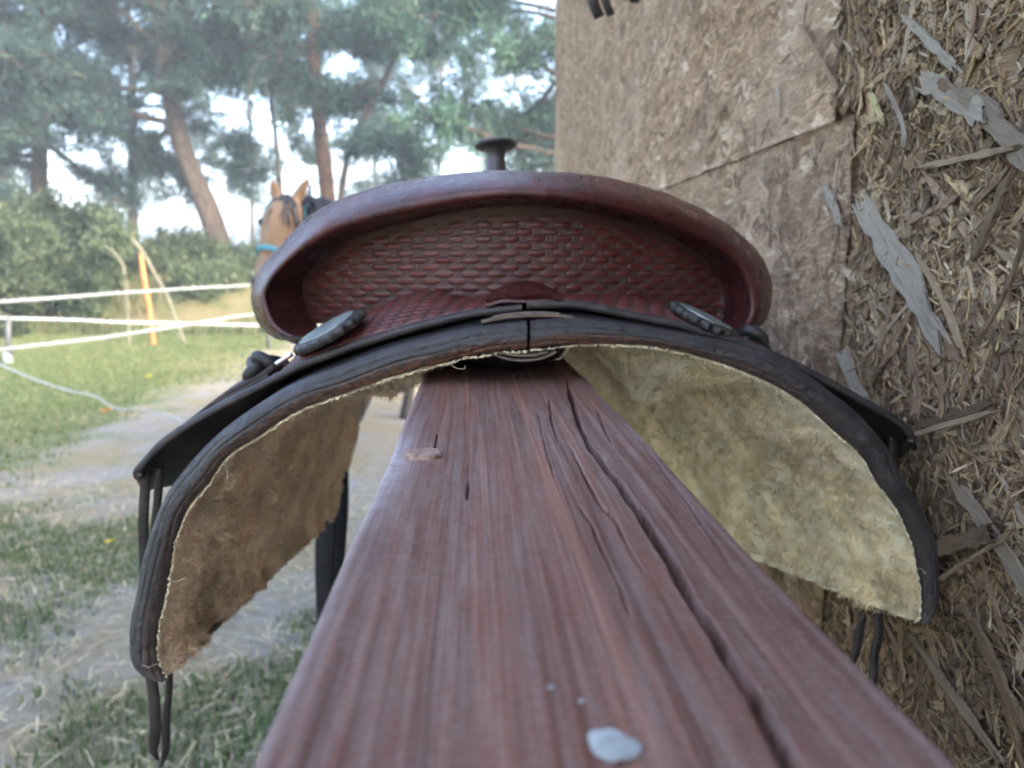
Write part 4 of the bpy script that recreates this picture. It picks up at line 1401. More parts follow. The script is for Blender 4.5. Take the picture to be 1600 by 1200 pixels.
# tooled back face
nfv = 200
NF = 900
ti = np.linspace(0, NT_ - 1, NF)
i0 = np.minimum(ti.astype(int), NT_ - 2)
ff = (ti - i0)[:, None]
Kf = Kw[i0] * (1 - ff) + Kw[i0 + 1] * ff
Bf = Bw[i0] * (1 - ff) + Bw[i0 + 1] * ff
vv = np.linspace(0, 1, nfv)
face = Kf[:, None] * (1 - vv)[None, :, None] + Bf[:, None] * vv[None, :, None]
belly = 0.012 * np.sin(np.pi * vv)[None, :] * np.minimum(1, (np.linalg.norm(Bf - Kf, axis=1) / 0.05))[:, None]
face[..., 1] -= belly * 0.25
nfc = normals(face)
if nfc[..., 1].mean() > 0:
    nfc = -nfc
wz = weave(face[..., 0] - XM + 0.004, face[..., 2] - 1.2, 0.0186, 0.0049)
# pads fade towards the ends and under the roll
endf = sstep(0.0, 0.05, np.linspace(0, 1, NF))[:, None] * sstep(0.0, 0.05, np.linspace(1, 0, NF))[:, None] * sstep(0.05, 0.13, vv)[None]
varm = 0.72 + 0.28 * vnoise(np.stack([face[..., 0] * 45, face[..., 2] * 190, 0 * face[..., 0]], -1))
face = face + nfc * (0.0014 * wz * endf * varm)[..., None]
fcol = np.zeros((NF, nfv, 3))
fcol[..., 0] = np.clip(wz * 1.15, 0, 1) * endf
fcol[..., 1] = 0.72
fl = np.cross(face[450, 50] - face[449, 50], face[449, 51] - face[449, 50])[1] > 0
obj('tooled_back', mesh('tooled_back', face, gridF(NF, nfv, flip=bool(fl)), M['red'], True, fcol.reshape(-1, 3)), cantle)
# scratches on the roll
g = rng(81)

# ------------------------------------------------------------------ seat, swell and horn
SX = XM
def crown_at(x):
    m = np.argsort(Cw[120:520, 0])
    return np.interp(x, Cw[120:520][m, 0], Cw[120:520][m, 2])


us = np.linspace(-1, 1, 81)
ys = np.linspace(0.575, 0.96, 50)
Ug, Yg = np.meshgrid(us, ys, indexing='ij')
wid = 0.168 - 0.04 * sstep(0.60, 0.85, Yg)
Xg = SX + Ug * wid
Yg = np.maximum(Yg, 0.546 + 0.052 * (Ug * 0.168 / 0.19) ** 2 + 0.045)
zc = H + 0.045 - 0.055 * sstep(0.575, 0.68, Yg) + 0.050 * sstep(0.76, 0.92, Yg)
arch = np.abs(Ug) ** 2.2
Zg = zc - arch * (0.085 + 0.06 * sstep(0.6, 0.75, Yg)) + 0.012 * np.exp(-((np.abs(Ug) - 0.55) / 0.2) ** 2) * (1 - sstep(0.6, 0.75, Yg))
lim = crown_at(np.clip(Xg, Cw[:, 0].min(), Cw[:, 0].max()))
Zg = np.minimum(Zg, H + (lim - H) * 1.0 - 0.012)
_ox = np.r_[OL[:, 0], OR_[:, 0]]
_oz = np.r_[OL[:, 2], OR_[:, 2]]
_k = np.argsort(_ox)
skirt_top = lambda x: np.interp(x, _ox[_k], _oz[_k]) + 0.012
Zg = np.maximum(Zg, skirt_top(Xg) + 0.006)
G = np.stack([Xg, Yg, Zg], -1)
V, F = slab(G, 0.01)
sc = np.zeros((len(V), 3))
sc[:, 0] = 1
obj('seat', mesh('seat', V, F, M['red'], True, sc), saddle)
# swell (fork)
us = np.linspace(0, np.pi, 41)
xs = np.linspace(-1, 1, 41)
V = []
for x in xs:
    rr = (1 - abs(x) ** 2.6) ** 0.5
    for t in us:
        V.append((SX - 0.012 + 0.135 * x, 0.945 - 0.07 * np.cos(t) * (0.4 + 0.6 * rr), H - 0.055 + (0.13 * np.sin(t)) * rr))
V = np.array(V)
V[:, 2] = np.maximum(V[:, 2], skirt_top(V[:, 0]) - 0.004)
sc = np.zeros((len(V), 3))
sc[:, 0] = 1
obj('swell', mesh('swell', V, gridF(41, 41), M['red'], True, sc), saddle)
hz = U(774, 268, 0.95)
ht = U(773, 221, 0.95)
hax = np.array([0.0, 0.10, 1.0])
hh = ht[2] - hz[2]
hb = np.array([ht[0] + 0.001, 0.95, hz[2] - 0.03])
V, F = lathe([(0.021, 0.0), (0.016, 0.012), (0.0125, 0.028), (0.0112, 0.045), (0.0115, hh + 0.016), (0.015, hh + 0.022), (0.019, hh + 0.0245)], 28, hb, (0, 0.05, 1))
M['hornl'] = flat_mat('slate_leather', (0.050, 0.040, 0.046), 0.42, 60, 0.4)
horn = obj('horn', mesh('horn', V, F, M['hornl'], True), saddle)
V, F = lathe([(0.0, -0.001), (0.014, -0.001), (0.0235, 0.0012), (0.0255, 0.0032), (0.0250, 0.0052), (0.018, 0.0066), (0.0, 0.0070)], 36, hb + [0, 0.002, hh + 0.022], (-0.03, 0.16, 1))
obj('horn_cap', mesh('horn_cap', V, F, M['hornl'], True), horn)

# ------------------------------------------------------------------ conchos
def concho(centre_px, depth, axis, lean, rad, label):
    c = U(*centre_px, depth)
    ax = np.array(axis, float)
    ax /= np.linalg.norm(ax)
    ns = 18
    sc = lambda th, k: 1 + 0.045 * np.cos(ns * th) * (k >= 1)
    prof = [(0.0, 0.0), (rad * 0.95, 0.0), (rad, 0.0008), (rad, 0.0045), (rad * 0.96, 0.0055), (rad * 0.80, 0.0057), (0.0, 0.0057)]
    V, F = lathe(prof, 144, c, ax, sc)
    co = np.zeros((len(V), 3))
    co[:, 0] = 0.55
    co[:, 1] = 0.9
    ro = obj('concho', mesh('concho', V, F, M['dark'], True), saddle, label=label)
    p2 = [(0.0, 0.0080), (rad * 0.35, 0.0078), (rad * 0.60, 0.0072), (rad * 0.70, 0.0066), (rad * 0.76, 0.0070), (rad * 0.79, 0.0064), (rad * 0.79, 0.0054), (0.0, 0.0054)]
    V, F = lathe(p2, 72, c, ax, lambda th, k: 1 + 0.012 * np.cos(36 * th) * (k >= 4))
    obj('silver_disc', mesh('silver_disc', V, F, M['silver'], True), ro)
    return c, ax


cL, aL = concho((519, 524), 0.507, (-0.47, -0.15, 0.87), 0, 0.0255, 'silver concho on a scalloped rosette, left side')
cR, aR = concho((1096, 507), 0.507, (0.42, -0.14, 0.90), 0, 0.0245, 'silver concho on a scalloped rosette, right side')

# silver bars and knotted strings beside the conchos
for pts in [[(456, 553), (444, 561), (431, 569)], [(1140, 522), (1152, 528), (1163, 535)]]:
    p = np.array([U(a, b, 0.500) for a, b in pts])
    V, F = tube(spline(p, 12), 0.0016, 10)
    obj('keeper', mesh('keeper', V, F, M['steel'], True), saddle)


def knot(px, py, depth, size, seed, loops=3):
    g = rng(seed)
    c = U(px, py, depth)
    th = np.linspace(0, 2 * np.pi * loops, 90)
    P = np.stack([np.cos(th) * (1 + 0.3 * np.sin(th * 1.7)), np.sin(th * 1.31 + 0.4) * 0.8, np.sin(th) * 0.6 + 0.35 * np.cos(th * 0.7)], -1) * size
    Rm = np.array([[0.85, 0, -0.5], [0, 1, 0], [0.5, 0, 0.85]])
    V, F = tube(c + P @ Rm, 0.0042, 8)
    return obj('string_knot', mesh('string_knot', V, F, M['dark'], True), saddle)


knot(418, 582, 0.520, 0.0105, 3)
knot(1172, 540, 0.520, 0.010, 4)
# loose ends of the strings lying along the jockey
for pts in [[(432, 570), (410, 585), (375, 602), (340, 626), (312, 648), (285, 668)], [(424, 584), (396, 600), (360, 620), (320, 650)], [(1165, 536), (1200, 556), (1235, 576), (1280, 602)]]:
    p = np.array([U(a, b, 0.512 + 0.0015 * i) for i, (a, b) in enumerate(pts)])
    V, F = ribbon(spline(p, 30), 0.012, 0.004, (0.3, 0.9, 0.3))
    obj('saddle_string', mesh('saddle_string', V, F, M['dark'], True), saddle)


# hanging strings
def hang(name, pts, width, thick, side, n=30, mat=None, wobble=0.0015, seed=1, tip=True, **pr):
    p = np.array([U(*q) for q in pts])
    P = spline(p, n)
    t = np.linspace(0, 1, n)
    P[:, 0] += wobble * vnoise(np.stack([t * 6 + seed, 0 * t, 0 * t], -1))
    wv = width * (1 + 0.10 * vnoise(np.stack([t * 9 + seed, 0 * t + 2, 0 * t], -1)))
    if name == 'girth_strap':
        wv = wv * (1.1 - 0.55 * t)
    if tip:
        wv = wv * np.where(t > 0.95, 1 - (t - 0.95) / 0.05 * 0.75, 1)
    V, F = ribbon(P, wv, thick, side)
    return obj(name, mesh(name, V, F, mat or M['dark'], True), saddle, **pr)


hang('saddle_string', [(231, 736, 0.497), (228, 790, 0.497), (226, 860, 0.499), (226, 940, 0.500), (232, 1020, 0.500), (240, 1080, 0.498), (243, 1140, 0.497), (240, 1172, 0.497), (247, 1186, 0.497)], 0.0068, 0.0035, (0.9, 0.3, 0), seed=2)
hang('saddle_string', [(247, 730, 0.500), (246, 790, 0.501), (240, 860, 0.502), (245, 950, 0.503), (260, 1040, 0.503), (263, 1080, 0.501), (261, 1140, 0.500), (259, 1175, 0.500), (250, 1197, 0.500)], 0.0050, 0.0035, (0.8, 0.5, 0), seed=5)
hang('saddle_string', [(1348, 960, 0.500), (1340, 1000, 0.503), (1330, 1040, 0.506), (1318, 1090, 0.510), (1310, 1130, 0.51)], 0.0055, 0.0035, (0.9, 0.3, 0), seed=7)
hang('saddle_string', [(1372, 960, 0.500), (1370, 1000, 0.500), (1366, 1040, 0.500), (1361, 1090, 0.500), (1355, 1140, 0.50)], 0.0062, 0.0035, (0.9, 0.3, 0), seed=8)
hang('saddle_string', [(1392, 680, 0.505), (1396, 720, 0.506), (1402, 770, 0.508), (1410, 830, 0.512), (1412, 900, 0.512)], 0.0065, 0.0035, (0.9, 0.3, 0), seed=9)
# girth straps that hang from the rigging on the far left
hang('girth_strap', [(450, 590, 0.95), (485, 640, 1.02), (508, 695, 1.08), (512, 760, 1.10), (508, 830, 1.10), (506, 900, 1.10), (508, 970, 1.10), (515, 1050, 1.10), (522, 1120, 1.10)], 0.036, 0.006, (0.95, -0.25, 0), seed=11, tip=False, mat=M['strap'])
hang('girth_strap', [(470, 600, 0.98), (505, 645, 1.05), (528, 695, 1.11), (533, 760, 1.14), (532, 830, 1.14), (529, 900, 1.14), (524, 980, 1.14), (522, 1060, 1.14)], 0.024, 0.006, (0.95, -0.25, 0), seed=12, tip=False, mat=M['strap'])
# ------------------------------------------------------------------ strap ends that hang from a peg above the picture
def peg_strap(pts, wdt, lab):
    p = np.array([U(*q) for q in pts])
    V, F = ribbon(spline(p, 20), wdt, 0.006, (0.9, 0.4, 0.1))
    return V, F


pegT = thing('headcollar', U(920, -120, 1.2), 'dark leather strap ends hanging at the top edge before the shed wall', 'headcollar')
for pts, wdt in [([(905, -260, 1.25), (912, -130, 1.22), (918, -40, 1.2), (928, 8, 1.2), (937, 27, 1.2)], 0.017), ([(925, -260, 1.25), (935, -130, 1.22), (940, -40, 1.2), (947, 5, 1.2), (955, 24, 1.2)], 0.012), ([(1000, -260, 1.24), (990, -120, 1.22), (988, -40, 1.2), (992, 4, 1.2)], 0.014), ([(975, -260, 1.24), (976, -120, 1.22), (978, -20, 1.2), (980, 0, 1.2)], 0.010)]:
    V, F = peg_strap(pts, wdt, '')
    obj('strap', mesh('strap', V, F, M['dark'], True), pegT)
pc = U(950, -255, 1.24)
V, F = tube(np.array([[WX + 0.02, 1.24, pc[2] + 0.012], [pc[0], 1.24, pc[2] + 0.004], [pc[0] - 0.05, 1.24, pc[2] + 0.02]]), 0.008, 10)
obj('peg', mesh('peg', V, F, M['darkMetal'], True), shed)

# ------------------------------------------------------------------ pines, shrubs
NEEDLE = np.array([(0.020, 0.046, 0.042), (0.027, 0.060, 0.053), (0.035, 0.076, 0.063), (0.047, 0.094, 0.070), (0.018, 0.040, 0.040)])
LEAFY = np.array([(0.048, 0.074, 0.040), (0.064, 0.096, 0.050), (0.084, 0.120, 0.062), (0.115, 0.150, 0.080)])


def needles(g, pts, dirs, n_each, length, width, pal, spread=0.9):
    m = len(pts)
    P = np.repeat(pts, n_each, 0)
    D = np.repeat(dirs, n_each, 0) * 0.6 + g.normal(0, spread, (m * n_each, 3)) + np.array([0, 0, 0.15])
    D /= np.linalg.norm(D, axis=1, keepdims=True)
    P = P + g.normal(0, length * 0.30, P.shape)
    L = g.uniform(0.6, 1.2, len(P))[:, None] * length
    S = np.cross(D, g.normal(0, 1, D.shape))
    S /= np.linalg.norm(S, axis=1, keepdims=True)
    S *= width * g.uniform(0.6, 1.2, len(P))[:, None]
    V = np.stack([P - S * 0.4, P + D * L * 0.5 + S, P + D * L, P + D * L * 0.5 - S], 1)
    tone = np.repeat(pal[g.integers(0, len(pal), m)] * g.uniform(0.75, 1.3, (m, 1)), n_each, 0)
    return V.reshape(-1, 3), np.repeat(tone, 4, 0)


def branch_path(g, p0, d, length, n, droop, wig):
    P = [p0]
    for k in range(n):
        d = d + g.normal(0, wig, 3) + np.array([0, 0, -droop])
        d = d / np.linalg.norm(d)
        P.append(P[-1] + d * length / n)
    return np.array(P), d


def pine(path, r0, r1, seed, label, bark, first, n_limb, reach, group='pines behind the bank', dead=0.15, density=1.0, pal=NEEDLE, nl=0.26, nw=0.020, dark_below=None):
    "path: trunk points; limbs start at fraction `first` of the trunk"
    g = rng(seed)
    path = np.asarray(path, float)
    T = spline(path, 40)
    t = np.linspace(0, 1, 40)
    root = thing('pine_tree', path[0], label, 'pine tree', group)
    rad = r0 + (r1 - r0) * t ** 0.9
    rad = rad * (1 + 0.35 * np.exp(-t * 40)) * (1 + 0.05 * vnoise(np.stack([t * 20 + seed, 0 * t, 0 * t], -1)))
    V, F = tube(T, rad, 12)
    obj('trunk', mesh('trunk', V, F, bark, True), root)
    limbs, tp, td = [], [], []
    for k in range(n_limb):
        f = first + (1 - first) * (k + g.random()) / n_limb
        p0 = np.array([np.interp(f, t, T[:, c]) for c in range(3)])
        az = g.uniform(0, 2 * np.pi)
        up = g.uniform(-0.15, 0.45) + 0.5 * f ** 3
        d = np.array([np.cos(az), np.sin(az), up])
        ln = reach * (1.05 - 0.72 * ((f - first) / (1 - first)) ** 1.6) * g.uniform(0.6, 1.15)
        lr = max(0.02, np.interp(f, t, rad) * 0.42)
        P, dd = branch_path(g, p0, d, ln, 9, 0.035, 0.16)
        limbs.append(tube(P, np.linspace(lr, 0.012, 10), 6, capends=False))
        ns = int(12 * ln / 2.5 + 5)
        for s in range(ns):
            ff = g.uniform(0.28, 1.0)
            q0 = np.array([np.interp(ff, np.linspace(0, 1, 10), P[:, c]) for c in range(3)])
            d2 = dd * 0.6 + g.normal(0, 0.65, 3)
            d2[2] *= 0.6
            P2, d3 = branch_path(g, q0, d2 / np.linalg.norm(d2), g.uniform(0.4, 1.15) * (0.4 + ln / 5), 4, 0.0, 0.25)
            limbs.append(tube(P2, np.linspace(lr * 0.30, 0.006, 5), 4, capends=False))
            if g.random() < dead and f < first + 0.4:
                continue
            nt = int(15 * density)
            fr = g.uniform(0.15, 1.08, nt)
            qq = np.stack([np.interp(fr, np.linspace(0, 1, 5), P2[:, c]) for c in range(3)], -1) + g.normal(0, 0.10, (nt, 3)) * [1, 1, 0.7]
            tp.append(qq)
            td.append(np.repeat(d3[None], nt, 0))
    V, F = merge(limbs)
    obj('limbs', mesh('limbs', V, F, bark, True), root)
    tp, td = np.concatenate(tp), np.concatenate(td)
    V, c = needles(g, tp, td, 7, nl, nw, pal)
    obj('crown', mesh('crown', V, np.arange(len(V)).reshape(-1, 4), M['needle'], True, c), root)
    return root


def px_path(pts, depth):
    out = []
    for a, b in pts:
        out.append(U(a, b, depth))
    out = np.array(out)
    return out


def grounded(P):
    P = P.copy()
    P[0, 2] = ground_z(P[0, 0], P[0, 1]) - 0.25
    return P


pine(grounded(px_path([(352, 412), (338, 365), (318, 310), (298, 265), (278, 205), (262, 130), (252, 50), (246, -60), (240, -220), (238, -380)], 21)), 0.33, 0.05, 201, 'pine with a thick leaning grey trunk left of the horse', M['bark_grey'], 0.30, 34, 4.6, density=1.0)
pine(grounded(px_path([(522, 415), (514, 330), (507, 260), (498, 180), (490, 80), (484, -40), (478, -200), (476, -360)], 21)), 0.25, 0.05, 202, 'tall pine with a straight orange-red trunk behind the horse', M['bark_red'], 0.44, 26, 3.6)
pine(grounded(px_path([(446, 412), (440, 330), (434, 250), (426, 170), (418, 90), (408, -40), (404, -200)], 25)), 0.10, 0.03, 203, 'slender dark pine between the leaning and the red trunk', M['bark_grey'], 0.25, 18, 2.4, density=0.8)
pine(grounded(px_path([(524, 412), (530, 330), (545, 240), (575, 170), (612, 100), (640, 0), (655, -120)], 19)), 0.10, 0.03, 204, 'thin crooked pine leaning right beside the red trunk', M['bark_grey'], 0.32, 18, 2.6, density=0.8)
pine(grounded(px_path([(905, 420), (900, 250), (897, 100), (890, -80), (886, -260), (884, -420)], 17)), 0.22, 0.05, 205, 'bright green pine half hidden by the shed', M['bark_grey'], 0.22, 34, 4.2, pal=NEEDLE * [1.3, 1.35, 1.15], density=1.1)
pine(grounded(px_path([(60, 415), (62, 250), (70, 100), (80, -60), (84, -220), (86, -360)], 23)), 0.26, 0.05, 206, 'dense dark pine at the far left', M['bark_grey'], 0.20, 44, 4.8, density=1.5, pal=NEEDLE * [0.85, 0.9, 1.0])
pine(grounded(px_path([(-150, 415), (-140, 250), (-130, 100), (-125, -60), (-120, -260)], 20)), 0.25, 0.05, 207, 'pine whose crown hangs in from the left edge', M['bark_grey'], 0.24, 38, 4.8, density=1.5, pal=NEEDLE * [0.85, 0.9, 1.0])
pine(grounded(px_path([(205, 412), (208, 250), (205, 100), (196, -60), (190, -260)], 30)), 0.22, 0.05, 208, 'pine standing further back between the left trunks', M['bark_grey'], 0.36, 36, 4.6, density=1.4)
pine(grounded(px_path([(690, 408), (686, 250), (690, 100), (694, -60), (696, -160)], 34)), 0.11, 0.05, 209, 'distant pine above the saddle horn', M['bark_grey'], 0.20, 30, 4.2, density=0.9, pal=NEEDLE * 1.2)
pine(grounded(px_path([(590, 408), (586, 250), (588, 100), (584, -60), (586, -160)], 40)), 0.11, 0.05, 210, 'distant pine right of the red trunk', M['bark_grey'], 0.32, 26, 4.0, density=0.8, pal=NEEDLE * 1.15)
pine(grounded(px_path([(395, 408), (392, 250), (388, 100), (384, -60), (380, -160)], 38)), 0.11, 0.05, 211, 'distant pine between the leaning trunk and the horse', M['bark_grey'], 0.42, 26, 4.0, density=0.8)


def shrub(px, depth, hgt, width, seed, label, n, leaf, pal, stems=9, group='shrubs on the bank', low=0.05):
    g = rng(seed)
    b = U(px, 410, depth)
    b[2] = ground_z(b[0], b[1])
    root = thing('shrub', b, label, 'shrub', group)
    parts, tp, td = [], [], []
    for k in range(stems):
        az = g.uniform(0, 2 * np.pi)
        d = np.array([np.cos(az) * 0.55 * width / hgt, np.sin(az) * 0.55 * width / hgt, 1.0])
        P, dd = branch_path(g, b + g.normal(0, 0.06, 3) * [1, 1, 0] - [0, 0, 0.05], d / np.linalg.norm(d), hgt * g.uniform(0.7, 1.05), 8, 0.02, 0.12)
        parts.append(tube(P, np.linspace(0.022, 0.006, 9), 5, capends=False))
        for s in range(14):
            ff = g.uniform(low + 0.1, 1.0)
            q0 = np.array([np.interp(ff, np.linspace(0, 1, 9), P[:, c]) for c in range(3)])
            P2, d3 = branch_path(g, q0, (lambda v: v / np.linalg.norm(v))(dd * 0.4 + g.normal(0, 0.7, 3)), g.uniform(0.25, 0.55) * width * 0.5, 4, 0.01, 0.2)
            parts.append(tube(P2, np.linspace(0.007, 0.003, 5), 4, capends=False))
            nt = n // (stems * 14)
            fr = g.uniform(0.0, 1.05, nt)
            tp.append(np.stack([np.interp(fr, np.linspace(0, 1, 5), P2[:, c]) for c in range(3)], -1) + g.normal(0, 0.09, (nt, 3)))
            td.append(np.repeat(d3[None], nt, 0))
    V, F = merge(parts)
    obj('stems', mesh('stems', V, F, M['bark_grey'], True), root)
    V, c = needles(g, np.concatenate(tp), np.concatenate(td), 3, leaf, leaf * 0.28, pal, 0.8)
    obj('foliage', mesh('foliage', V, np.arange(len(V)).reshape(-1, 4), M['leaf'], True, c), root)
    return root


shrub(125, 14.6, 2.1, 1.7, 301, 'pale green willow shrub behind the white tape, nearest the orange post', 9000, 0.09, LEAFY * 0.75, 10)
shrub(8, 15.5, 2.2, 2.2, 302, 'tall dark shrub at the left edge behind the tapes', 9000, 0.10, LEAFY * 0.42, 10)
shrub(50, 17.5, 1.9, 2.6, 303, 'high grey-green shrub rising behind the willow shrub', 9000, 0.10, LEAFY * [0.5, 0.55, 0.6], 9)
shrub(240, 17.5, 0.55, 1.8, 304, 'low dark bush behind the orange post', 6000, 0.10, LEAFY * 0.55, 9)
shrub(300, 18.5, 0.9, 1.5, 305, 'dark bush at the foot of the leaning pine, left side', 6000, 0.10, LEAFY * 0.5, 9)
shrub(385, 24.0, 0.6, 1.4, 306, 'dark bush between the leaning pine and the horse', 5000, 0.10, LEAFY * 0.5, 9)
shrub(-60, 13.0, 1.7, 2.6, 307, 'shrub half cut off by the left edge', 7000, 0.10, LEAFY * 0.5, 9)
shrub(325, 16.0, 0.55, 2.6, 308, 'low green scrub on the bank right of the orange post', 5000, 0.08, LEAFY * 0.85, 9)
shrub(410, 17.0, 0.5, 2.4, 309, 'low green scrub on the bank below the horse', 5000, 0.08, LEAFY * 0.85, 9)
shrub(620, 24.0, 2.0, 3.2, 310, 'leafy bush behind the cantle beneath the distant pines', 8000, 0.11, LEAFY * [0.9, 0.95, 1.0], 9)
shrub(745, 22.0, 2.6, 3.0, 311, 'leafy bush right behind the saddle horn', 8000, 0.11, LEAFY * [1.0, 1.0, 0.9], 9)
shrub(835, 21.0, 2.8, 2.4, 312, 'leafy bush at the corner of the shed', 7000, 0.11, LEAFY * [1.0, 1.0, 0.9], 9)

# distant wood along the field
g = rng(330)
xs = g.uniform(-190, 130, 9000)
hh = 4.5 + 2.2 * fbm(np.stack([xs * 0.06, 0 * xs, 0 * xs], -1), 3)
fy = 215 + g.uniform(-6, 6, 9000)
pts = np.stack([xs, fy, ground_z(xs, fy) + hh * g.random(9000) ** 0.8], -1)
V, c = needles(g, pts, np.tile([[0, 0, 1.0]], (9000, 1)), 2, 1.6, 0.7, LEAFY * 0.55)
obj('distant_wood', mesh('distant_wood', V, np.arange(len(V)).reshape(-1, 4), M['leaf'], True, c), kind='stuff', label='low dark wood along the far side of the field', category='wood')

# ------------------------------------------------------------------ fences, posts, sticks
def tape(pts3, width, parent, name='tape', sag=0.0, tw=0.0, seed=1):
    P = spline(pts3, 60)
    t = np.linspace(0, 1, 60)
    P[:, 2] -= sag * 4 * t * (1 - t)
    P[:, 2] += 0.008 * vnoise(np.stack([t * 9 + seed, 0 * t, 0 * t], -1))
    side = np.stack([0 * t, 0.5 * np.sin(t * tw), 1 + 0 * t], -1)
    V, F = ribbon(P, width * (1 + 0.15 * vnoise(np.stack([t * 14 + seed, 0 * t + 5, 0 * t], -1))), 0.004, side)
    return obj(name, mesh(name, V, F, M['tape'], True), parent)


def post(px, pyb, pyt, r, mat, parent, foot=None):
    b = UZ(px, pyb, 0.0)
    t = U(px, pyt, b[1])
    b[2] = ground_z(b[0], b[1])
    V, F = tube(np.array([b - [0, 0, 0.1], b * 0.5 + t * 0.5, t, t + [0, 0, 0.01]]), [r, r, r, r * 0.6], 10)
    o = obj('post', mesh('post', V, F, mat, True), parent)
    if foot:
        V, F = tube(np.array([b - [0, 0, 0.02], b + [0, 0, 0.14]]), [r * 1.8, r * 1.3], 10)
        obj('white_foot', mesh('white_foot', V, F, M['tape'], True), o)
    return b, t


# far fence: top tape and low tape, both receding to the right
f1 = thing('tape_fence', UZ(0, 640, 0), 'paddock fence of two white tapes receding to the right', 'fence')
def run(h, x0, x1, px0, px1, py0, py1):
    pass
def at_height(px, py, z):
    return UZ(px, py, z)
top = np.array([at_height(-140, 479, 0.93), at_height(0, 470, 0.93), at_height(200, 457, 0.93), at_height(395, 445, 0.93), at_height(520, 437, 0.93), at_height(600, 432, 0.93)])
low = np.array([at_height(-140, 567, 0.52), at_height(0, 547, 0.52), at_height(160, 527, 0.52), at_height(280, 509, 0.52), at_height(395, 491, 0.52), at_height(520, 473, 0.52)])
tape(top, 0.028, f1, seed=2)
tape(low, 0.030, f1, seed=4)
e = top[-1]
for P3 in (top[0] - [0.1, 0.1, 0], top[-1]):
    V, F = tube(np.array([[P3[0], P3[1], ground_z(P3[0], P3[1]) - 0.1], [P3[0], P3[1], P3[2] + 0.12]]), 0.025, 8)
    obj('post', mesh('post', V, F, M['plastic'], True), f1)
# near fence: one tape on short posts
f2 = thing('tape_fence', UZ(15, 572, 0), 'low single white tape on short dark posts crossing the lawn', 'fence')
b1, t1 = post(13, 571, 497, 0.035, M['plastic'], f2, True)
b2, t2 = post(420, 545, 508, 0.035, M['plastic'], f2)
ext = t1 + (t1 - t2) * 0.3
tape(np.array([ext, t1, t1 * 0.5 + t2 * 0.5 - [0, 0, 0.01], t2, t2 + (t2 - t1) * 0.25]), 0.036, f2, seed=6)
# slack cord in front
c3 = [(-60, 540, 0.55), (0, 570, 0.47), (60, 595, 0.37), (110, 611, 0.30), (150, 620, 0.26), (180, 638, 0.17), (225, 640, 0.17), (285, 657, 0.10), (340, 690, 0.04), (420, 705, 0.02)]
P = spline(np.array([UZ(a, b, z) for a, b, z in c3]), 90)
V, F = tube(P, 0.011, 8, flat=0.6)
obj('slack_cord', mesh('slack_cord', V, F, M['tape'], True), label='slack white cord drooping from the left edge to the ground', category='cord')
# orange stake and dead sticks
def stake(name, pts, depth, r, mat, label, cat, seg=10):
    P = px_path(pts, depth)
    P[0, 2] = min(P[0, 2], ground_z(P[0, 0], P[0, 1])) - 0.05
    V, F = tube(spline(P, 14), r, seg)
    return obj(name, mesh(name, V, F, mat, True), label=label, category=cat)


stake('orange_post', [(239, 521), (233, 480), (226, 440), (219, 394)], 11.9, [0.036] * 12 + [0.034, 0.012], M['orange'], 'orange painted post leaning left behind the white tapes', 'post')
stake('dead_pole', [(288, 512), (262, 465), (240, 425), (224, 395), (205, 372)], 12.0, 0.026, M['paleWood'], 'thin pale pole leaning against the top of the orange post', 'pole')
stake('sapling_stem', [(200, 520), (198, 470), (194, 420), (182, 398), (165, 385)], 12.1, np.linspace(0.032, 0.016, 14), M['paleWood'], 'pale bent sapling stem between willow shrub and orange post', 'sapling')

# fallen leaves
def fallen(px, py, size, mat, label):
    c = UZ(px, py, 0.0)
    c[2] = ground_z(c[0], c[1]) + 0.03
    uu = np.linspace(-1, 1, 9)
    vv = np.linspace(-1, 1, 5)
    A, B = np.meshgrid(uu, vv, indexing='ij')
    Gx = np.stack([c[0] + size * A, c[1] + size * 0.6 * B * np.sqrt(np.maximum(0.02, 1 - A ** 2)), c[2] + size * (0.35 * B ** 2 + 0.25 * A ** 2 + 0.3 * A)], -1)
    V, F = slab(Gx, 0.0008)
    obj('fallen_leaf', mesh('fallen_leaf', V, F, mat, True), label=label, category='leaf', group='fallen leaves')


M['yleaf'] = flat_mat('yellow_leaf', (0.62, 0.52, 0.05), 0.6, 40, 0.2)
M['oleaf'] = flat_mat('russet_leaf', (0.48, 0.24, 0.10), 0.7, 40, 0.25)
fallen(173, 857, 0.022, M['yleaf'], 'bright yellow leaf lying left of the saddle strings')
fallen(166, 645, 0.05, M['oleaf'], 'russet leaf lying below the slack cord')
fallen(232, 590, 0.035, M['yleaf'], 'pale yellow leaf on the lawn above the slack cord')

# ------------------------------------------------------------------ the horse
def ell(P, rx, rz, seg=16, up=(0, 0, 1)):
    return tube(np.asarray(P, float), np.column_stack([rx, rz]), seg, up=up)


gz = 0.0
poll = U(450, 322, 4.25)
muz = U(407, 455, 4.02)
ax_h = (muz - poll) / np.linalg.norm(muz - poll)
hp = [poll + (muz - poll) * f for f in (-0.06, 0.0, 0.10, 0.22, 0.34, 0.5, 0.66, 0.8, 0.92, 1.0, 1.03)]
hw_ = [0.05, 0.078, 0.092, 0.103, 0.100, 0.080, 0.064, 0.057, 0.062, 0.052, 0.02]
hd_ = [0.06, 0.10, 0.125, 0.135, 0.130, 0.110, 0.088, 0.074, 0.072, 0.058, 0.02]
pieces = [ell(hp, hw_, hd_, up=(0.05, 0.9, 0.5))]
wz_ = np.array([-0.66, 5.12, 1.36])
nk = [poll + [0.0, 0.06, -0.06], poll + [0.07, 0.28, -0.10], poll * 0.45 + wz_ * 0.55 + [0.01, 0, -0.10], wz_ + [0, 0.02, -0.26], wz_ + [0.05, 0.18, -0.30]]
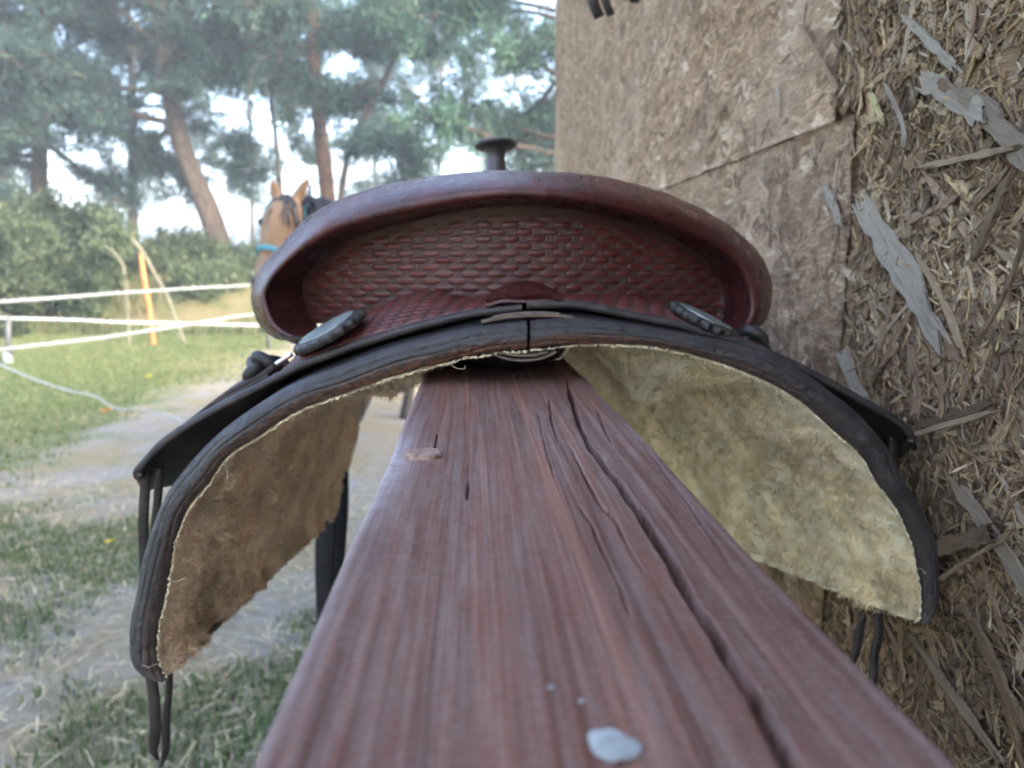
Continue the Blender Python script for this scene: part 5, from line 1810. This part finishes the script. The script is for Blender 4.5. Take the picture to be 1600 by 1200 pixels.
pieces.append(ell(nk, [0.07, 0.085, 0.11, 0.17, 0.20], [0.12, 0.16, 0.20, 0.27, 0.30], up=(0, 0.25, 1)))
cr = np.array([-0.40, 6.22, 1.36])
bd = [wz_ + [-0.03, -0.18, -0.34], wz_ + [0, 0, -0.30], wz_ + [0.08, 0.3, -0.32], wz_ * 0.4 + cr * 0.6 + [0, 0, -0.33], cr + [0, 0, -0.26], cr + [0.06, 0.2, -0.24], cr + [0.09, 0.3, -0.28]]
pieces.append(ell(bd, [0.12, 0.22, 0.27, 0.29, 0.27, 0.20, 0.08], [0.16, 0.29, 0.31, 0.31, 0.27, 0.21, 0.10]))
fwdv = (cr - wz_) / np.linalg.norm(cr - wz_)
latv = np.array([fwdv[1], -fwdv[0], 0])


def leg(base, hoof, front):
    b, h = np.array(base), np.array(hoof)
    h[2] = ground_z(h[0], h[1]) + 0.0
    if front:
        pts = [b, b * 0.55 + h * 0.45 + fwdv * -0.01, b * 0.42 + h * 0.58 - fwdv * 0.02, b * 0.28 + h * 0.72 - fwdv * 0.005, h + [0, 0, 0.13], h + [0, 0, 0.07] - fwdv * 0.04, h - fwdv * 0.05]
        rr = [0.11, 0.075, 0.055, 0.038, 0.045, 0.05, 0.062]
    else:
        pts = [b, b * 0.72 + h * 0.28 - fwdv * 0.05, b * 0.50 + h * 0.50 + fwdv * 0.06, b * 0.40 + h * 0.60 + fwdv * 0.10, b * 0.24 + h * 0.76 + fwdv * 0.06, h + [0, 0, 0.13] + fwdv * 0.03, h + [0, 0, 0.07] - fwdv * 0.01, h - fwdv * 0.03]
        rr = [0.16, 0.13, 0.075, 0.058, 0.04, 0.046, 0.05, 0.062]
    return ell(pts, rr, rr, 12, up=(1, 0, 0))


pieces.append(leg(wz_ - latv * 0.13 + [0, 0.03, -0.5], wz_ - latv * 0.34 - fwdv * 0.10, True))
pieces.append(leg(wz_ + latv * 0.10 + [0, 0.03, -0.5], wz_ - latv * 0.17 - fwdv * 0.14, True))
hoofL = UZ(636, 652, 0.0)
pieces.append(leg(cr - latv * 0.15 + [0, 0.06, -0.36], (hoofL[0], hoofL[1], 0), False))
pieces.append(leg(cr + latv * 0.15 + [0, 0.06, -0.36], cr + latv * 0.15 + fwdv * 0.18, False))
# ears
eL = [U(436, 312, 4.25), U(429, 295, 4.24), U(425, 278, 4.22)]
eR = [U(462, 314, 4.25), U(472, 296, 4.24), U(482, 276, 4.22)]
for e_ in (eL, eR):
    pieces.append(ell(spline(np.array(e_), 8), np.interp(np.linspace(0, 1, 8), [0, 0.3, 0.7, 1], [0.032, 0.036, 0.026, 0.006]), np.interp(np.linspace(0, 1, 8), [0, 0.3, 0.7, 1], [0.026, 0.022, 0.016, 0.006]), 12, up=(0, 1, 0)))
V, F = merge(pieces)
raw = bpy.data.objects.new('horse_raw', mesh('horse_raw', V, F))
COL.objects.link(raw)
rm = raw.modifiers.new('r', 'REMESH')
rm.mode = 'VOXEL'
rm.voxel_size = 0.012
sm_ = raw.modifiers.new('s', 'SMOOTH')
sm_.iterations = 6
sm_.factor = 0.5
dg = bpy.context.evaluated_depsgraph_get()
me = bpy.data.meshes.new_from_object(raw.evaluated_get(dg))
me.name = 'body'
bpy.data.objects.remove(raw)
co = np.zeros(len(me.vertices) * 3, np.float32)
me.vertices.foreach_get('co', co)
co = co.reshape(-1, 3)
coat = np.tile(np.array([[0.20, 0.125, 0.072]]), (len(co), 1))
coat *= (1 + 0.12 * fbm(co * 6, 3))[:, None]
lowd = sstep(0.55, 0.30, co[:, 2])[:, None] if False else (1 - sstep(0.28, 0.58, co[:, 2]))[:, None]
coat = coat * (1 - lowd) + np.array([0.022, 0.018, 0.017]) * lowd
mz = sstep(0.80, 0.97, ((co - poll) @ ax_h) / np.linalg.norm(muz - poll))[:, None] * (co[:, 1] < 4.4)[:, None]
coat = coat * (1 - mz) + np.array([0.05, 0.04, 0.036]) * mz
ca = me.color_attributes.new('col', 'FLOAT_COLOR', 'POINT')
ca.data.foreach_set('color', np.column_stack([coat, np.ones(len(co))]).astype(np.float32).ravel())
me.materials.clear()
me.materials.append(m_col('horse_coat', 0.65))
me.polygons.foreach_set('use_smooth', np.ones(len(me.polygons), bool))
horse = thing('horse', (wz_[0], wz_[1], 0), 'tan horse with black mane and turquoise halter looking over the cantle', 'horse')
obj('body', me, horse)
M['hair'] = flat_mat('black_horse_hair', (0.018, 0.018, 0.022), 0.55, 30, 0.3)
g = rng(401)


def hair_locks(starts, dirs, ln, n, wdt, seed):
    g = rng(seed)
    parts = []
    for k in range(n):
        i = g.integers(0, len(starts))
        f = g.random()
        j = min(i + 1, len(starts) - 1)
        p = starts[i] * (1 - f) + starts[j] * f + g.normal(0, 0.012, 3)
        d = dirs + g.normal(0, 0.22, 3)
        P = [p]
        for m in range(5):
            d = d + np.array([0, 0, -0.22]) + g.normal(0, 0.08, 3)
            d /= np.linalg.norm(d)
            P.append(P[-1] + d * ln * g.uniform(0.7, 1.1) / 5)
        parts.append(tube(spline(np.array(P), 8), np.linspace(wdt, wdt * 0.2, 8), 4))
    return merge(parts)


V, F = hair_locks([poll + [-0.03, -0.085, 0.02], poll + [0.025, -0.085, 0.02]], np.array([-0.05, -0.40, -0.65]), 0.19, 190, 0.009, 1)
obj('forelock', mesh('forelock', V, F, M['hair'], True), horse)
crest = [poll + [0.03, 0.10, 0.035], poll + [0.10, 0.28, 0.045], poll * 0.45 + wz_ * 0.55 + [0.02, 0, 0.08], wz_ + [0, 0, 0.02]]
V, F = hair_locks(crest, np.array([0.45, -0.25, -0.25]), 0.24, 420, 0.009, 2)
obj('mane', mesh('mane', V, F, M['hair'], True), horse)
V, F = hair_locks([cr + [0.10, 0.3, -0.22], cr + [0.11, 0.32, -0.30]], np.array([0.1, 0.5, -0.6]), 0.75, 160, 0.011, 3)
obj('tail', mesh('tail', V, F, M['hair'], True), horse)
M['turq'] = flat_mat('turquoise_webbing', (0.03, 0.18, 0.22), 0.6, 40, 0.2)
hal = obj('halter', None, horse) if False else None
bands = []


def ring_at(f, k, wdt):
    c = poll + (muz - poll) * f
    w_ = np.interp(f, [-0.06, 0, .1, .22, .34, .5, .66, .8, .92, 1.0], hw_[:10]) * k
    d_ = np.interp(f, [-0.06, 0, .1, .22, .34, .5, .66, .8, .92, 1.0], hd_[:10]) * k
    A = np.cross(ax_h, [0.05, 0.9, 0.5])
    A /= np.linalg.norm(A)
    B = np.cross(A, ax_h)
    th = np.linspace(0, 2 * np.pi, 40)
    P = c + np.outer(np.cos(th) * w_, A) + np.outer(np.sin(th) * d_, B)
    return ribbon(P, wdt, 0.006, ax_h), c, A, w_


rb, cN, A_, wN = ring_at(0.60, 1.06, 0.026)
hm = mesh('halter', rb[0], rb[1], M['turq'], True)
ho = obj('halter', hm, horse)
for s_ in (-1, 1):
    P = np.array([cN + A_ * wN * 1.05 * s_, poll + (muz - poll) * 0.36 + A_ * 0.108 * s_, poll + (muz - poll) * 0.10 + A_ * 0.10 * s_, poll + A_ * 0.085 * s_ + [0, 0.05, 0.03]])
    V, F = ribbon(spline(P, 20), 0.022, 0.005, np.cross(A_, ax_h))
    obj('cheek_strap', mesh('cheek_strap', V, F, M['turq'], True), ho)
    ec = poll + (muz - poll) * 0.30 + A_ * 0.084 * s_ + np.array([0, -0.045, 0.02])
    V, F = lathe([(0.0, -0.022), (0.015, -0.016), (0.022, 0), (0.015, 0.016), (0, 0.022)], 14, ec, A_)
    obj('eye', mesh('eye', V, F, M['hair'], True), horse)
    nc = poll + (muz - poll) * 0.95 + A_ * 0.034 * s_ + np.array([0, -0.062, 0.02])
    V, F = lathe([(0.0, -0.006), (0.012, -0.003), (0.014, 0), (0.010, 0.003), (0, 0.004)], 12, nc, (A_[0] * s_, -1, 0.1))
    obj('nostril', mesh('nostril', V, F, M['hair'], True), horse)

# ------------------------------------------------------------------ evening haze
hb_lo, hb_hi = np.array([-300, -60, -1.5]), np.array([260, 420, 24.0])
hz_m = bpy.data.materials.new('thin_haze')
hz_m.use_nodes = True
hn = hz_m.node_tree.nodes
hn.clear()
pv = hn.new('ShaderNodeVolumePrincipled')
pv.inputs['Color'].default_value = (0.74, 0.88, 1.0, 1)
pv.inputs['Density'].default_value = 0.0042
pv.inputs['Anisotropy'].default_value = 0.2
ho_ = hn.new('ShaderNodeOutputMaterial')
hz_m.node_tree.links.new(pv.outputs[0], ho_.inputs['Volume'])
hzo = box_part('haze', hb_lo, hb_hi, hz_m, None)
hzo['kind'] = 'stuff'
hzo['label'] = 'thin pale haze in the air over the paddock'
hzo['category'] = 'haze'
